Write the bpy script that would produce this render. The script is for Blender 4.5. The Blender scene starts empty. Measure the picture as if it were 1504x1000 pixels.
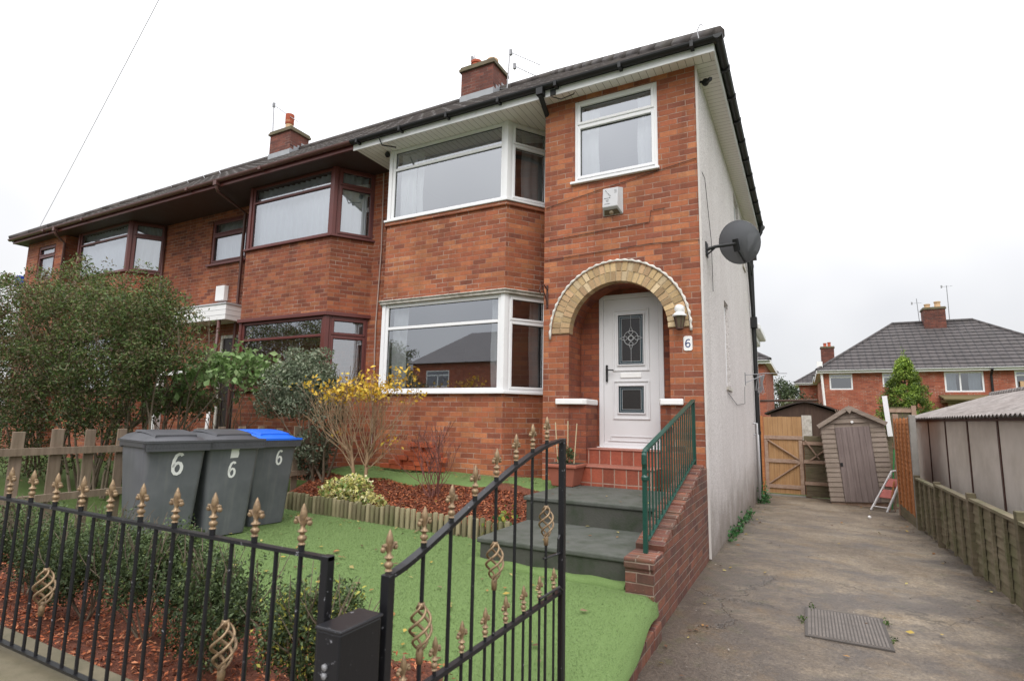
import bpy, bmesh, math, random
import numpy as np
from mathutils import Vector, Matrix, Euler
R = math.radians
random.seed(7)
scene = bpy.context.scene
COL = scene.collection
ORG = {}

# ---------------------------------------------------------------- helpers
def tag(o, label=None, cat=None, group=None, kind=None):
    if label: o['label'] = label
    if cat: o['category'] = cat
    if group: o['group'] = group
    if kind: o['kind'] = kind
    return o

def thing(name, loc, label, cat, group=None, local=False, rot=(0, 0, 0)):
    o = bpy.data.objects.new(name, None); COL.objects.link(o)
    o.empty_display_size = .2
    o.location = loc; o.rotation_euler = rot
    ORG[o.name] = Vector((0, 0, 0)) if local else Vector(loc)
    return tag(o, label, cat, group)

def link_mesh(name, me, mat, parent=None):
    o = bpy.data.objects.new(name, me); COL.objects.link(o)
    if mat: me.materials.append(mat)
    if parent is not None:
        o.parent = parent; ORG[o.name] = ORG[parent.name]
        if ORG[parent.name].length > 0: me.transform(Matrix.Translation(-ORG[parent.name]))
    else:
        n = len(me.vertices); co = np.empty(n*3, np.float32); me.vertices.foreach_get('co', co); co = co.reshape(-1, 3)
        c = Vector(((co[:, 0].min()+co[:, 0].max())/2, (co[:, 1].min()+co[:, 1].max())/2, co[:, 2].min()))
        me.transform(Matrix.Translation(-c)); o.location = c; ORG[o.name] = c
    return o

class MB:
    def __init__(s): s.v = []; s.f = []; s.c = []
    def add(s, vs, fs, col=None):
        b = len(s.v); s.v += [tuple(p) for p in vs]; s.f += [tuple(i+b for i in f) for f in fs]
        if col is not None: s.c += [col]*len(vs)
        return s
    def hexa(s, p, col=None):   # 8 points: bottom 4 ccw, top 4
        return s.add(p, [(3, 2, 1, 0), (4, 5, 6, 7), (0, 1, 5, 4), (1, 2, 6, 5), (2, 3, 7, 6), (3, 0, 4, 7)], col)
    def box(s, x0, y0, z0, x1, y1, z1, col=None):
        return s.hexa([(x0, y0, z0), (x1, y0, z0), (x1, y1, z0), (x0, y1, z0), (x0, y0, z1), (x1, y0, z1), (x1, y1, z1), (x0, y1, z1)], col)
    def obox(s, c, size, rot=(0, 0, 0), col=None):
        m = Euler(rot).to_matrix(); c = Vector(c); a, b, d = [k/2 for k in size]
        return s.hexa([c+m@Vector(p) for p in [(-a, -b, -d), (a, -b, -d), (a, b, -d), (-a, b, -d), (-a, -b, d), (a, -b, d), (a, b, d), (-a, b, d)]], col)
    def bar(s, p, q, w, h, up=(0, 0, 1), col=None):
        p = Vector(p); q = Vector(q); d = (q-p).normalized(); a = d.cross(Vector(up))
        if a.length < 1e-4: a = d.cross(Vector((1, 0, 0)))
        a.normalize(); b = a.cross(d).normalized(); a *= w/2; b *= h/2
        return s.hexa([p-a-b, p+a-b, q+a-b, q-a-b, p-a+b, p+a+b, q+a+b, q-a+b], col)
    def tube(s, pts, r, n=6, cap=True, col=None):
        pts = [Vector(p) for p in pts]; m = len(pts)
        rs = r if isinstance(r, (list, tuple)) else [r]*m
        vs = []; fs = []; ref = None
        for i, p in enumerate(pts):
            d = (pts[min(i+1, m-1)]-pts[max(i-1, 0)])
            d = d.normalized() if d.length > 1e-9 else Vector((0, 0, 1))
            if ref is None: ref = Vector((0, 0, 1)) if abs(d.z) < .9 else Vector((1, 0, 0))
            a = d.cross(ref)
            if a.length < 1e-5: a = d.orthogonal()
            a.normalize(); b = d.cross(a).normalized(); ref = a.cross(d)
            for k in range(n):
                t = 2*math.pi*k/n; vs.append(p+(a*math.cos(t)+b*math.sin(t))*rs[i])
        for i in range(m-1):
            for k in range(n):
                k2 = (k+1) % n; fs.append((i*n+k2, i*n+k, (i+1)*n+k, (i+1)*n+k2))
        if cap: fs.append(tuple(range(n))); fs.append(tuple((m-1)*n+k for k in reversed(range(n))))
        return s.add(vs, fs, col)
    def prism(s, poly, vec, col=None):
        n = len(poly); v = Vector(vec); vs = [Vector(p) for p in poly]+[Vector(p)+v for p in poly]
        fs = [tuple(reversed(range(n))), tuple(range(n, 2*n))]+[(i, (i+1) % n, n+(i+1) % n, n+i) for i in range(n)]
        return s.add(vs, fs, col)
    def face(s, pts, col=None): return s.add(pts, [tuple(range(len(pts)))], col)
    def lathe(s, prof, c=(0, 0, 0), n=10, col=None):
        vs = []; fs = []
        for (r, z) in prof:
            for k in range(n):
                t = 2*math.pi*k/n; vs.append((c[0]+r*math.cos(t), c[1]+r*math.sin(t), c[2]+z))
        for i in range(len(prof)-1):
            for k in range(n):
                k2 = (k+1) % n; fs.append((i*n+k, i*n+k2, (i+1)*n+k2, (i+1)*n+k))
        fs.append(tuple(reversed(range(n)))); fs.append(tuple((len(prof)-1)*n+k for k in range(n)))
        return s.add(vs, fs, col)
    def ball(s, c, r, n=8, col=None):
        sc = r if isinstance(r, (tuple, list)) else (r, r, r)
        vs = []; fs = []; m = max(4, n//2+1)
        for i in range(m+1):
            a = math.pi*i/m
            for k in range(n):
                t = 2*math.pi*k/n
                vs.append((c[0]+sc[0]*math.sin(a)*math.cos(t), c[1]+sc[1]*math.sin(a)*math.sin(t), c[2]-sc[2]*math.cos(a)))
        for i in range(m):
            for k in range(n):
                k2 = (k+1) % n; fs.append((i*n+k, i*n+k2, (i+1)*n+k2, (i+1)*n+k))
        return s.add(vs, fs, col)
    def build(s, name, mat, parent=None, smooth=False, bevel=0, label=None, cat=None, group=None, kind=None, autosmooth=None):
        me = bpy.data.meshes.new(name); me.from_pydata(s.v, [], s.f); me.update()
        if s.c and len(s.c) == len(s.v):
            at = me.attributes.new('col', 'FLOAT_COLOR', 'POINT')
            at.data.foreach_set('color', np.array([(c, c, c, 1) if not hasattr(c, '__len__') else tuple(c)+(1,) for c in s.c], np.float32).ravel())
        uv = me.uv_layers.new(name='UVMap'); V = s.v
        for p in me.polygons:
            n = p.normal
            if abs(n.z) < .75:
                l = math.hypot(n.x, n.y); tx, ty = -n.y/l, n.x/l
                if tx+ty*.01 < 0 and abs(tx) > .05: tx, ty = -tx, -ty
                elif abs(tx) <= .05 and ty < 0: tx, ty = -tx, -ty
                for li in p.loop_indices:
                    q = V[me.loops[li].vertex_index]; uv.data[li].uv = (q[0]*tx+q[1]*ty, q[2])
            else:
                for li in p.loop_indices:
                    q = V[me.loops[li].vertex_index]; uv.data[li].uv = (q[0], q[1])
        if smooth: me.polygons.foreach_set('use_smooth', [True]*len(me.polygons))
        o = link_mesh(name, me, mat, parent)
        if autosmooth is not None:
            me.polygons.foreach_set('use_smooth', [True]*len(me.polygons)); me.set_sharp_from_angle(angle=R(autosmooth))
        if bevel:
            b = o.modifiers.new('Bevel', 'BEVEL'); b.width = bevel; b.segments = 2; b.limit_method = 'ANGLE'; b.angle_limit = R(35)
        return tag(o, label, cat, group, kind)

# ---------------------------------------------------------------- materials
class NT:
    def __init__(s, name):
        s.m = bpy.data.materials.new(name); s.m.use_nodes = True; s.t = s.m.node_tree
        s.b = s.t.nodes['Principled BSDF']
    def n(s, typ, **kw):
        x = s.t.nodes.new(typ)
        for k, v in kw.items():
            if k in x.inputs: s.put(x.inputs[k], v)
            else: setattr(x, k, v)
        return x
    def put(s, inp, v):
        if isinstance(v, bpy.types.NodeSocket): s.t.links.new(v, inp)
        else:
            if hasattr(v, '__len__') and inp.type == 'RGBA' and len(v) == 3: v = tuple(v)+(1,)
            inp.default_value = v
    def math(s, op, a, b=None, c=None):
        x = s.t.nodes.new('ShaderNodeMath'); x.operation = op
        for i, v in enumerate((a, b, c)):
            if v is not None: s.put(x.inputs[i], v)
        return x.outputs[0]
    def mix(s, fac, a, b, mode='MIX'):
        x = s.t.nodes.new('ShaderNodeMix'); x.data_type = 'RGBA'; x.blend_type = mode
        s.put(x.inputs[0], fac); s.put(x.inputs[6], a); s.put(x.inputs[7], b); return x.outputs[2]
    def ramp(s, fac, stops, interp='LINEAR'):
        x = s.t.nodes.new('ShaderNodeValToRGB'); cr = x.color_ramp; cr.interpolation = interp
        while len(cr.elements) < len(stops): cr.elements.new(.5)
        for e, (p, c) in zip(cr.elements, stops):
            e.position = p; e.color = (c, c, c, 1) if not hasattr(c, '__len__') else tuple(c)+(1,)
        s.put(x.inputs[0], fac); return x.outputs[0]
    def noise(s, vec, scale, detail=3, rough=.55, out='Fac'):
        x = s.n('ShaderNodeTexNoise'); s.put(x.inputs['Vector'], vec); x.inputs['Scale'].default_value = scale
        x.inputs['Detail'].default_value = detail; x.inputs['Roughness'].default_value = rough; return x.outputs[out]
    def obj(s): return s.n('ShaderNodeTexCoord').outputs['Object']
    def geo(s): return s.n('ShaderNodeNewGeometry').outputs['Position']
    def uv(s): return s.n('ShaderNodeTexCoord').outputs['UV']
    def attr(s): return s.n('ShaderNodeAttribute', attribute_name='col').outputs['Color']
    def bump(s, h, strength=.4, dist=.01):
        x = s.n('ShaderNodeBump'); x.inputs['Strength'].default_value = strength; x.inputs['Distance'].default_value = dist
        s.put(x.inputs['Height'], h); s.put(s.b.inputs['Normal'], x.outputs[0]); return x
    def done(s, col, rough=.6, metal=0, spec=None):
        s.put(s.b.inputs['Base Color'], col); s.put(s.b.inputs['Roughness'], rough); s.b.inputs['Metallic'].default_value = metal
        if spec is not None: s.b.inputs['Specular IOR Level'].default_value = spec
        return s.m

def plain(name, col, rough=.5, var=.15, scale=12, metal=0, bump=0, bscale=60, dirt=None):
    t = NT(name); g = t.geo(); n = t.noise(g, scale, 4)
    f = t.math('MULTIPLY_ADD', n, var*2, 1-var)
    c = t.mix(1.0, col, t.n('ShaderNodeCombineColor', Red=f, Green=f, Blue=f).outputs[0], 'MULTIPLY')
    if dirt:
        d = t.ramp(t.noise(g, dirt[1], 5, .65), [(.45, 0), (.7, 1)]); c = t.mix(t.math('MULTIPLY', d, dirt[2]), c, dirt[0])
    if bump: t.bump(t.noise(g, bscale, 3), bump, .004)
    return t.done(c, t.math('MULTIPLY_ADD', n, .2, rough-.1), metal)

def brick_mat(name, cols, mort, bw=.225, bh=.075, mw=.005, off=.5, pale=.35, bump=.5, rough=.85, moss=None, dark=.35, mpale=(.42, .33, .27)):
    t = NT(name); s = t.n('ShaderNodeSeparateXYZ', Vector=t.uv()); u, v = s.outputs[0], s.outputs[1]
    g = t.geo()
    wob = t.math('MULTIPLY_ADD', t.noise(g, 9, 2), .012, -.006); u = t.math('ADD', u, wob)
    v = t.math('ADD', v, t.math('MULTIPLY_ADD', t.noise(g, 7, 2), .010, -.005))
    rv = t.math('DIVIDE', v, bh); row = t.math('FLOOR', rv); fv = t.math('FRACT', rv)
    wr = t.n('ShaderNodeTexWhiteNoise', noise_dimensions='1D'); t.put(wr.inputs['W'], row)
    o = t.math('ADD', t.math('MULTIPLY', t.math('MODULO', t.math('ABSOLUTE', row), 2), off), t.math('MULTIPLY', wr.outputs[0], .12 if off else 0))
    ru = t.math('ADD', t.math('DIVIDE', u, bw), o); cl = t.math('FLOOR', ru); fu = t.math('FRACT', ru)
    wn = t.n('ShaderNodeTexWhiteNoise', noise_dimensions='2D'); t.put(wn.inputs['Vector'], t.n('ShaderNodeCombineXYZ', X=cl, Y=row).outputs[0])
    wn2 = t.n('ShaderNodeTexWhiteNoise', noise_dimensions='3D'); t.put(wn2.inputs['Vector'], t.n('ShaderNodeCombineXYZ', X=cl, Y=row, Z=5.3).outputs[0])
    du = t.math('MULTIPLY', t.math('MINIMUM', fu, t.math('SUBTRACT', 1, fu)), bw)
    dv = t.math('MULTIPLY', t.math('MINIMUM', fv, t.math('SUBTRACT', 1, fv)), bh)
    d = t.math('ADD', t.math('MINIMUM', du, dv), t.math('MULTIPLY_ADD', t.noise(g, 55, 3), .006, -.003))
    mr = t.n('ShaderNodeMapRange', interpolation_type='SMOOTHSTEP'); t.put(mr.inputs[0], d)
    for i, x in enumerate((mw*.55, mw*1.25, 1.0, 0.0)): mr.inputs[i+1].default_value = x
    m = mr.outputs[0]
    k = len(cols); c = t.ramp(t.math('ADD', t.math('ADD', t.math('MULTIPLY', wn.outputs[0], .64), t.math('MULTIPLY', t.noise(g, .75, 4, .6), .62)), t.math('MULTIPLY_ADD', t.noise(g, 16, 3, .65), .42, -.34)), [((i+.0)/(k-1), cc) for i, cc in enumerate(cols)])
    fine = t.noise(g, 38, 5, .7)
    sh = t.math('MULTIPLY', t.math('MULTIPLY_ADD', fine, .7, .65), t.math('MULTIPLY_ADD', wn2.outputs[0], .35, .82))
    big = t.math('MULTIPLY_ADD', t.ramp(t.noise(g, .9, 5, .6), [(.3, 0), (.62, 1)]), dark, 1-dark)
    sh = t.math('MULTIPLY', sh, big)
    stm = t.n('ShaderNodeMapping'); t.put(stm.inputs['Vector'], g); stm.inputs['Scale'].default_value = (3.2, 3.2, .30)
    sh = t.math('MULTIPLY', sh, t.math('MULTIPLY_ADD', t.ramp(t.noise(stm.outputs[0], 1.3, 5, .6), [(.50, 0), (.72, 1)]), -.30, 1.0))
    c = t.mix(1.0, c, t.n('ShaderNodeCombineColor', Red=sh, Green=sh, Blue=sh).outputs[0], 'MULTIPLY')
    pm = t.ramp(t.noise(g, 2.6, 4, .7), [(.5, 0), (.62, 1)])
    mc = t.mix(t.math('MULTIPLY', pm, pale), mort, mpale)
    c = t.mix(m, c, mc)
    fl = t.ramp(t.noise(g, 70, 2), [(.70, 0), (.75, 1)]); c = t.mix(t.math('MULTIPLY', fl, .35), c, (.5, .38, .3))
    if moss:
        z = t.n('ShaderNodeSeparateXYZ', Vector=g).outputs[2]
        mm = t.math('MULTIPLY', t.ramp(t.noise(g, 5, 4), [(.42, 0), (.7, 1)]), moss[1]); c = t.mix(mm, c, moss[0])
    h = t.math('ADD', t.math('SUBTRACT', 1, m), t.math('MULTIPLY', fine, .5)); t.bump(h, bump, .008)
    return t.done(c, rough)

BR = [(.14, .052, .037), (.235, .072, .041), (.305, .089, .043), (.36, .108, .048), (.40, .130, .055), (.445, .165, .070), (.54, .25, .12)]
M = {}
M['brick'] = brick_mat('red_brick', BR, (.29, .155, .105), pale=.75, mw=.0048)
M['brick_old'] = brick_mat('red_brick_neighbour', [(c[0]*.80, c[1]*.74, c[2]*.74) for c in BR], (.25, .135, .095), pale=.7, mw=.0048)
M['brick_far'] = brick_mat('far_brick', [(.2, .05, .03), (.3, .075, .04), (.38, .11, .055), (.34, .085, .045), (.5, .25, .16)], (.25, .11, .08), pale=.8, mw=.009, dark=.15)
M['brick_low'] = brick_mat('low_wall_brick', [(.075, .032, .027), (.125, .045, .034), (.175, .058, .038), (.235, .080, .045), (.12, .046, .036)], (.20, .13, .10), bump=.9, moss=((.06, .06, .03), .35), mw=.006)
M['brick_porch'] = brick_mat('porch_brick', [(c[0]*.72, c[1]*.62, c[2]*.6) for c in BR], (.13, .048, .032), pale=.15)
M['tile_red'] = brick_mat('quarry_tile', [(.16, .042, .028), (.26, .06, .034), (.33, .08, .042), (.29, .07, .038), (.19, .05, .03)], (.30, .19, .14), bw=.148, bh=.20, mw=.007, off=0, pale=.5, bump=.3, rough=.45, dark=.1)
M['chimney'] = brick_mat('chimney_brick', [(.075, .03, .025), (.13, .042, .03), (.2, .062, .04), (.16, .05, .034), (.10, .04, .03)], (.1, .06, .05), bump=.6)

def pebble():
    t = NT('pebbledash'); g = t.geo(); s = t.n('ShaderNodeSeparateXYZ', Vector=g)
    v = t.n('ShaderNodeTexVoronoi', Scale=85.0); t.put(v.inputs['Vector'], g)
    c = t.ramp(t.n('ShaderNodeSeparateColor', Color=v.outputs['Color']).outputs[0], [(0, (.34, .30, .285)), (.2, (.56, .52, .50)), (.7, (.68, .64, .62)), (1, (.78, .745, .73))])
    c = t.mix(t.math('MULTIPLY', t.ramp(t.noise(g, .8, 5, .6), [(.35, 0), (.75, 1)]), .30), c, (.40, .35, .33))
    sv = t.n('ShaderNodeMapping'); t.put(sv.inputs['Vector'], g); sv.inputs['Scale'].default_value = (3, 3, .22)
    c = t.mix(t.math('MULTIPLY', t.ramp(t.noise(sv.outputs[0], 1.2, 4, .6), [(.52, 0), (.8, 1)]), .28), c, (.33, .29, .26))
    zz = t.math('ADD', s.outputs[2], t.math('MULTIPLY_ADD', t.noise(g, 2.5, 4), .9, -.45))
    low = t.ramp(t.math('MULTIPLY_ADD', zz, .8, .12), [(0.05, 1), (.40, .62), (.70, .15), (.95, 0)]); c = t.mix(t.math('MULTIPLY', low, .9), c, (.15, .115, .088))
    t.bump(v.outputs['Distance'], .55, .012)
    return t.done(c, .9)
M['pebble'] = pebble()

def drive():
    t = NT('driveway_concrete'); g = t.geo(); sp = t.n('ShaderNodeSeparateXYZ', Vector=g)
    c = t.ramp(t.noise(g, .8, 7, .65), [(.28, (.09, .069, .049)), (.44, (.15, .117, .084)), (.58, (.215, .175, .128)), (.8, (.29, .245, .185))])
    mp = t.n('ShaderNodeMapping'); t.put(mp.inputs['Vector'], g); mp.inputs['Scale'].default_value = (.85, 1.15, 1); mp.inputs['Rotation'].default_value = (0, 0, .4)
    edge = t.math('POWER', t.math('DIVIDE', t.math('ABSOLUTE', t.math('SUBTRACT', sp.outputs[0], 1.45)), 1.4), 2.0)
    near = t.math('MULTIPLY', sp.outputs[1], -.016)
    wv0 = t.math('ADD', t.math('ADD', t.noise(mp.outputs[0], .95, 9, .68), t.math('MULTIPLY', edge, .13)), near)
    wet = t.ramp(wv0, [(.45, 0), (.60, 1)])
    c = t.mix(t.math('MULTIPLY', wet, .80), c, (.055, .043, .036))
    c = t.mix(t.math('MULTIPLY', t.ramp(t.noise(g, 1.7, 6, .7), [(.52, 0), (.70, 1)]), .55), c, (.14, .088, .036))
    ag = t.noise(g, 48, 4, .8); c = t.mix(.62, c, t.ramp(ag, [(.34, (.35, .33, .31)), (.5, (.95, .95, .95)), (.62, (1.5, 1.48, 1.45)), (.70, (2.2, 2.1, 2.0))]), 'MULTIPLY')
    ag2 = t.noise(g, 14, 5, .75); c = t.mix(.42, c, t.ramp(ag2, [(.34, (.55, .53, .5)), (.62, (1.35, 1.33, 1.3))]), 'MULTIPLY')
    v = t.n('ShaderNodeTexVoronoi', feature='DISTANCE_TO_EDGE', Scale=.62)
    wv = t.n('ShaderNodeVectorMath', operation='MULTIPLY_ADD'); t.put(wv.inputs[0], t.noise(g, 1.6, 5, .65, 'Color')); wv.inputs[1].default_value = (1.2, 1.2, 0); t.put(wv.inputs[2], g)
    t.put(v.inputs['Vector'], wv.outputs[0])
    cm = t.math('MULTIPLY', t.ramp(v.outputs[0], [(.002, 1), (.010, 0)]), t.ramp(t.noise(g, .5, 2), [(.50, 0), (.56, 1)]))
    c = t.mix(t.math('MULTIPLY', cm, .6), c, (.03, .026, .022))
    mo = t.math('MULTIPLY', t.ramp(t.math('ADD', t.noise(g, 5, 5, .7), t.math('MULTIPLY', edge, .10)), [(.60, 0), (.74, 1)]), .5); c = t.mix(mo, c, (.065, .066, .026))
    t.bump(t.math('SUBTRACT', t.math('ADD', ag, ag2), t.math('MULTIPLY', cm, 1.5)), .5, .008)
    return t.done(c, t.math('MULTIPLY_ADD', wet, -.36, .76))
M['drive'] = drive()

def turf(name, a, b, c3):
    t = NT(name); g = t.geo()
    f = t.noise(g, 150, 4, .75); l = t.noise(g, 1.6, 5, .65)
    c = t.ramp(f, [(.25, a), (.5, b), (.75, c3)])
    c = t.mix(t.math('MULTIPLY', l, .4), c, (.12, .2, .05)); t.bump(f, .8, .012)
    return t.done(c, .85, spec=.2)
M['turf'] = turf('artificial_turf', (.08, .125, .04), (.15, .225, .08), (.22, .31, .12))
M['soil_grass'] = turf('rough_grass', (.03, .05, .012), (.06, .09, .025), (.1, .12, .04))

def soil(name, a, b, c3):
    t = NT(name); g = t.geo(); f = t.noise(g, 55, 5, .75)
    t.bump(f, 1.0, .03); return t.done(t.ramp(f, [(.3, a), (.5, b), (.72, c3)]), .9)
M['mulch'] = soil('bark_mulch_bed', (.06, .018, .009), (.17, .05, .024), (.29, .095, .048))
M['soil'] = soil('garden_soil', (.03, .02, .012), (.06, .042, .026), (.1, .075, .05))

def colattr(name, rough=.6, trans=0, tint=(1, 1, 1), spec=.3, noise=0):
    t = NT(name); c = t.mix(1.0, t.attr(), tint, 'MULTIPLY')
    if noise:
        n = t.noise(t.geo(), noise, 4, .7); f = t.math('MULTIPLY_ADD', n, .9, .55)
        c = t.mix(1.0, c, t.n('ShaderNodeCombineColor', Red=f, Green=f, Blue=f).outputs[0], 'MULTIPLY')
        t.bump(n, .35, .004)
    t.done(c, rough, spec=spec)
    if trans:
        tr = t.n('ShaderNodeBsdfTranslucent'); t.put(tr.inputs[0], c); mx = t.n('ShaderNodeMixShader'); mx.inputs[0].default_value = trans
        t.t.links.new(t.b.outputs[0], mx.inputs[1]); t.t.links.new(tr.outputs[0], mx.inputs[2])
        t.t.links.new(mx.outputs[0], t.t.nodes['Material Output'].inputs[0])
    return t.m
M['leaf'] = colattr('leaf', .5, .25)
M['chip'] = colattr('bark_chip', .85)
M['deadleaf'] = colattr('dead_leaf', .6, .15)
M['blade'] = colattr('turf_blade', .6, .2)
M['voussoir'] = colattr('yellow_brick', .85, noise=45)

def roof_mat(name, col, gl=.33, uvw=.3, lichen=.25, grid=None):
    t = NT(name); g = t.geo()
    n = t.noise(g, 3.2, 5, .65); f = t.noise(g, 40, 4, .7)
    s = t.n('ShaderNodeSeparateXYZ', Vector=g)
    cell = t.n('ShaderNodeTexWhiteNoise', noise_dimensions='3D')
    t.put(cell.inputs['Vector'], t.n('ShaderNodeCombineXYZ', X=t.math('FLOOR', t.math('DIVIDE', s.outputs[0], uvw)), Y=t.math('FLOOR', t.math('DIVIDE', s.outputs[1], gl)), Z=t.math('FLOOR', t.math('DIVIDE', s.outputs[2], .2))).outputs[0])
    k = t.math('MULTIPLY', t.math('MULTIPLY_ADD', cell.outputs[0], .45, .72), t.math('MULTIPLY_ADD', f, .8, .6))
    c = t.mix(1.0, col, t.n('ShaderNodeCombineColor', Red=k, Green=k, Blue=k).outputs[0], 'MULTIPLY')
    c = t.mix(t.math('MULTIPLY', t.ramp(n, [(.52, 0), (.7, 1)]), lichen), c, (.16, .15, .10))
    if grid:
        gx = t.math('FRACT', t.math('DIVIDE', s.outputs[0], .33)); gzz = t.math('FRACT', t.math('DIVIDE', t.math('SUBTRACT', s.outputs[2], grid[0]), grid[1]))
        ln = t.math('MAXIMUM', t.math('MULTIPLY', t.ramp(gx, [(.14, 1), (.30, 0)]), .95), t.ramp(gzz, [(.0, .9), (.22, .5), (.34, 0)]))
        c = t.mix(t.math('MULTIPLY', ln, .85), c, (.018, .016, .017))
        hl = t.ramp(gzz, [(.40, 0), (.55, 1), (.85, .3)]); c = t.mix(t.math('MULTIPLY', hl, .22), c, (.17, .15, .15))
    t.bump(f, .4, .006); return t.done(c, .75)
M['roof'] = roof_mat('concrete_roof_tile', (.062, .050, .046))
M['roof_far'] = roof_mat('far_roof_tile', (.055, .046, .045), lichen=.08, grid=(4.28, 2.78/14))

def wood(name, cols, sx=1.0, rough=.8, grain=(30, 30, 1.6), green=0):
    t = NT(name); g = t.obj()
    mp = t.n('ShaderNodeMapping'); t.put(mp.inputs['Vector'], g); mp.inputs['Scale'].default_value = grain
    n = t.noise(mp.outputs[0], 1.0, 5, .65); l = t.noise(g, 2.3, 4)
    f = t.math('ADD', t.math('MULTIPLY', n, .7), t.math('MULTIPLY', l, .35))
    k = len(cols); c = t.ramp(f, [(.28+.45*i/(k-1), cc) for i, cc in enumerate(cols)])
    if green:
        c = t.mix(t.math('MULTIPLY', t.ramp(t.noise(g, 3.5, 5, .65), [(.42, 0), (.66, 1)]), green), c, (.085, .10, .03))
    t.bump(n, .3, .004); return t.done(c, rough)
M['wood_shed'] = wood('weathered_shed_boards', [(.15, .115, .095), (.26, .205, .168), (.37, .305, .26)], grain=(1.6, 1.6, 40), green=.12)
M['wood_shed_door'] = wood('grey_shed_door', [(.105, .078, .070), (.19, .148, .138), (.27, .22, .205)], grain=(45, 45, 1.2))
M['wood_new'] = wood('new_orange_wood', [(.24, .125, .05), (.38, .215, .095), (.47, .29, .14)], grain=(28, 28, 1.5))
M['wood_ledge'] = wood('gate_ledge_wood', [(.2, .125, .085), (.33, .22, .16), (.42, .31, .24)], grain=(14, 14, 14))
M['wood_orange'] = wood('orange_lap_wood', [(.20, .07, .02), (.40, .15, .045), (.52, .23, .09)], grain=(3, 1.2, 40))
M['wood_green'] = wood('mossy_fence_wood', [(.07, .055, .032), (.16, .13, .08), (.25, .21, .14)], grain=(4, .5, 34), green=.6)
M['wood_dark'] = wood('dark_gate_wood', [(.06, .046, .028), (.13, .10, .062), (.20, .16, .105)], grain=(3, 3, 25), green=.4)
M['wood_picket'] = wood('grey_brown_picket', [(.10, .072, .048), (.19, .14, .10), (.28, .215, .16)], grain=(25, 25, 2), green=.15)
M['wood_log'] = wood('mossy_log_edging', [(.10, .08, .045), (.22, .185, .105), (.34, .29, .175)], grain=(25, 25, 3), green=.35)
M['wood_log2'] = wood('dark_mossy_log_edging', [(.055, .045, .022), (.13, .11, .058), (.2, .17, .095)], grain=(25, 25, 3), green=.6)
M['wood_brown'] = wood('brown_shed_wood', [(.03, .016, .011), (.06, .032, .022), (.085, .048, .032)], grain=(25, 25, 2))
M['bark'] = wood('shrub_bark', [(.055, .04, .028), (.125, .095, .065), (.2, .155, .11)], grain=(20, 20, 5))
M['bark_tan'] = wood('tan_twig', [(.14, .085, .045), (.27, .175, .10), (.38, .27, .165)], grain=(20, 20, 5))
M['bark_red'] = wood('red_twig', [(.09, .03, .025), (.16, .062, .05), (.22, .10, .08)], grain=(20, 20, 5))
M['cane'] = plain('garden_cane', (.5, .4, .25), .6)

M['upvc'] = plain('white_upvc', (.80, .80, .81), .3, .04, 4)
M['white'] = plain('white_paint', (.82, .81, .80), .5, .05, 8)
M['white_dirty'] = plain('dirty_white_lead', (.55, .52, .47), .7, .2, 14, bump=.5, bscale=40, dirt=((.2, .17, .12), 9, .8))
M['white_dirty2'] = plain('chalky_white_paint', (.70, .67, .62), .7, .15, 20, dirt=((.3, .26, .2), 14, .7))
M['soffit'] = None
def soffit(name, col, dark):
    t = NT(name); g = t.geo(); s = t.n('ShaderNodeSeparateXYZ', Vector=g)
    fx = t.math('FRACT', t.math('DIVIDE', t.math('ADD', s.outputs[0], t.math('MULTIPLY', s.outputs[1], 0.0)), .1))
    l = t.math('LESS_THAN', fx, .07); c = t.mix(l, col, dark); return t.done(c, .45)
M['soffit'] = soffit('white_soffit_boards', (.84, .81, .77), (.34, .31, .28))
def soffit_y():
    t = NT('white_soffit_boards_side'); s = t.n('ShaderNodeSeparateXYZ', Vector=t.geo())
    l = t.math('LESS_THAN', t.math('FRACT', t.math('DIVIDE', s.outputs[1], .1)), .07); return t.done(t.mix(l, (.84, .81, .77), (.34, .31, .28)), .45)
M['soffit_y'] = soffit_y()
M['brown'] = plain('mahogany_upvc', (.125, .034, .029), .35, .15, 6)
M['brown_gutter'] = plain('brown_gutter', (.11, .048, .04), .4, .2, 6)
M['brown_soffit'] = plain('brown_soffit', (.055, .026, .022), .6, .15, 6)
M['black'] = plain('black_plastic', (.006, .0062, .007), .55, .2, 10)
M['lead'] = plain('lead_flashing', (.33, .34, .36), .55, .2, 6)
M['iron'] = None
def iron():
    t = NT('black_painted_iron'); g = t.geo(); n = t.noise(g, 45, 5, .7)
    chip = t.ramp(n, [(.66, 0), (.69, 1)]); c = t.mix(t.math('MULTIPLY', chip, .75), (.010, .010, .012), (.42, .42, .45)); t.bump(n, .25, .002)
    return t.done(c, .32)
M['iron'] = iron()
M['gold'] = plain('old_gold_paint', (.30, .205, .115), .38, .3, 60, metal=.35, dirt=((.07, .042, .025), 60, .85))
M['green_iron'] = plain('green_painted_iron', (.009, .055, .040), .35, .2, 20)
M['bin'] = None
def binmat():
    t = NT('grey_bin_plastic'); g = t.obj(); n = t.noise(g, 3.5, 5, .6)
    mp = t.n('ShaderNodeMapping'); t.put(mp.inputs['Vector'], g); mp.inputs['Scale'].default_value = (14, 14, 1.2)
    st = t.ramp(t.noise(mp.outputs[0], 1, 4), [(.5, 0), (.75, 1)])
    c = t.ramp(n, [(.3, (.092, .097, .110)), (.7, (.135, .140, .156))]); c = t.mix(t.math('MULTIPLY', st, .38), c, (.20, .20, .20)); sc = t.ramp(t.noise(g, 26, 6, .8), [(.62, 0), (.70, 1)]); c = t.mix(t.math('MULTIPLY', sc, .30), c, (.26, .255, .25))
    t.bump(t.noise(g, 220, 2), .12, .002); return t.done(c, t.math('MULTIPLY_ADD', n, .25, .38))
M['bin'] = binmat()
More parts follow.
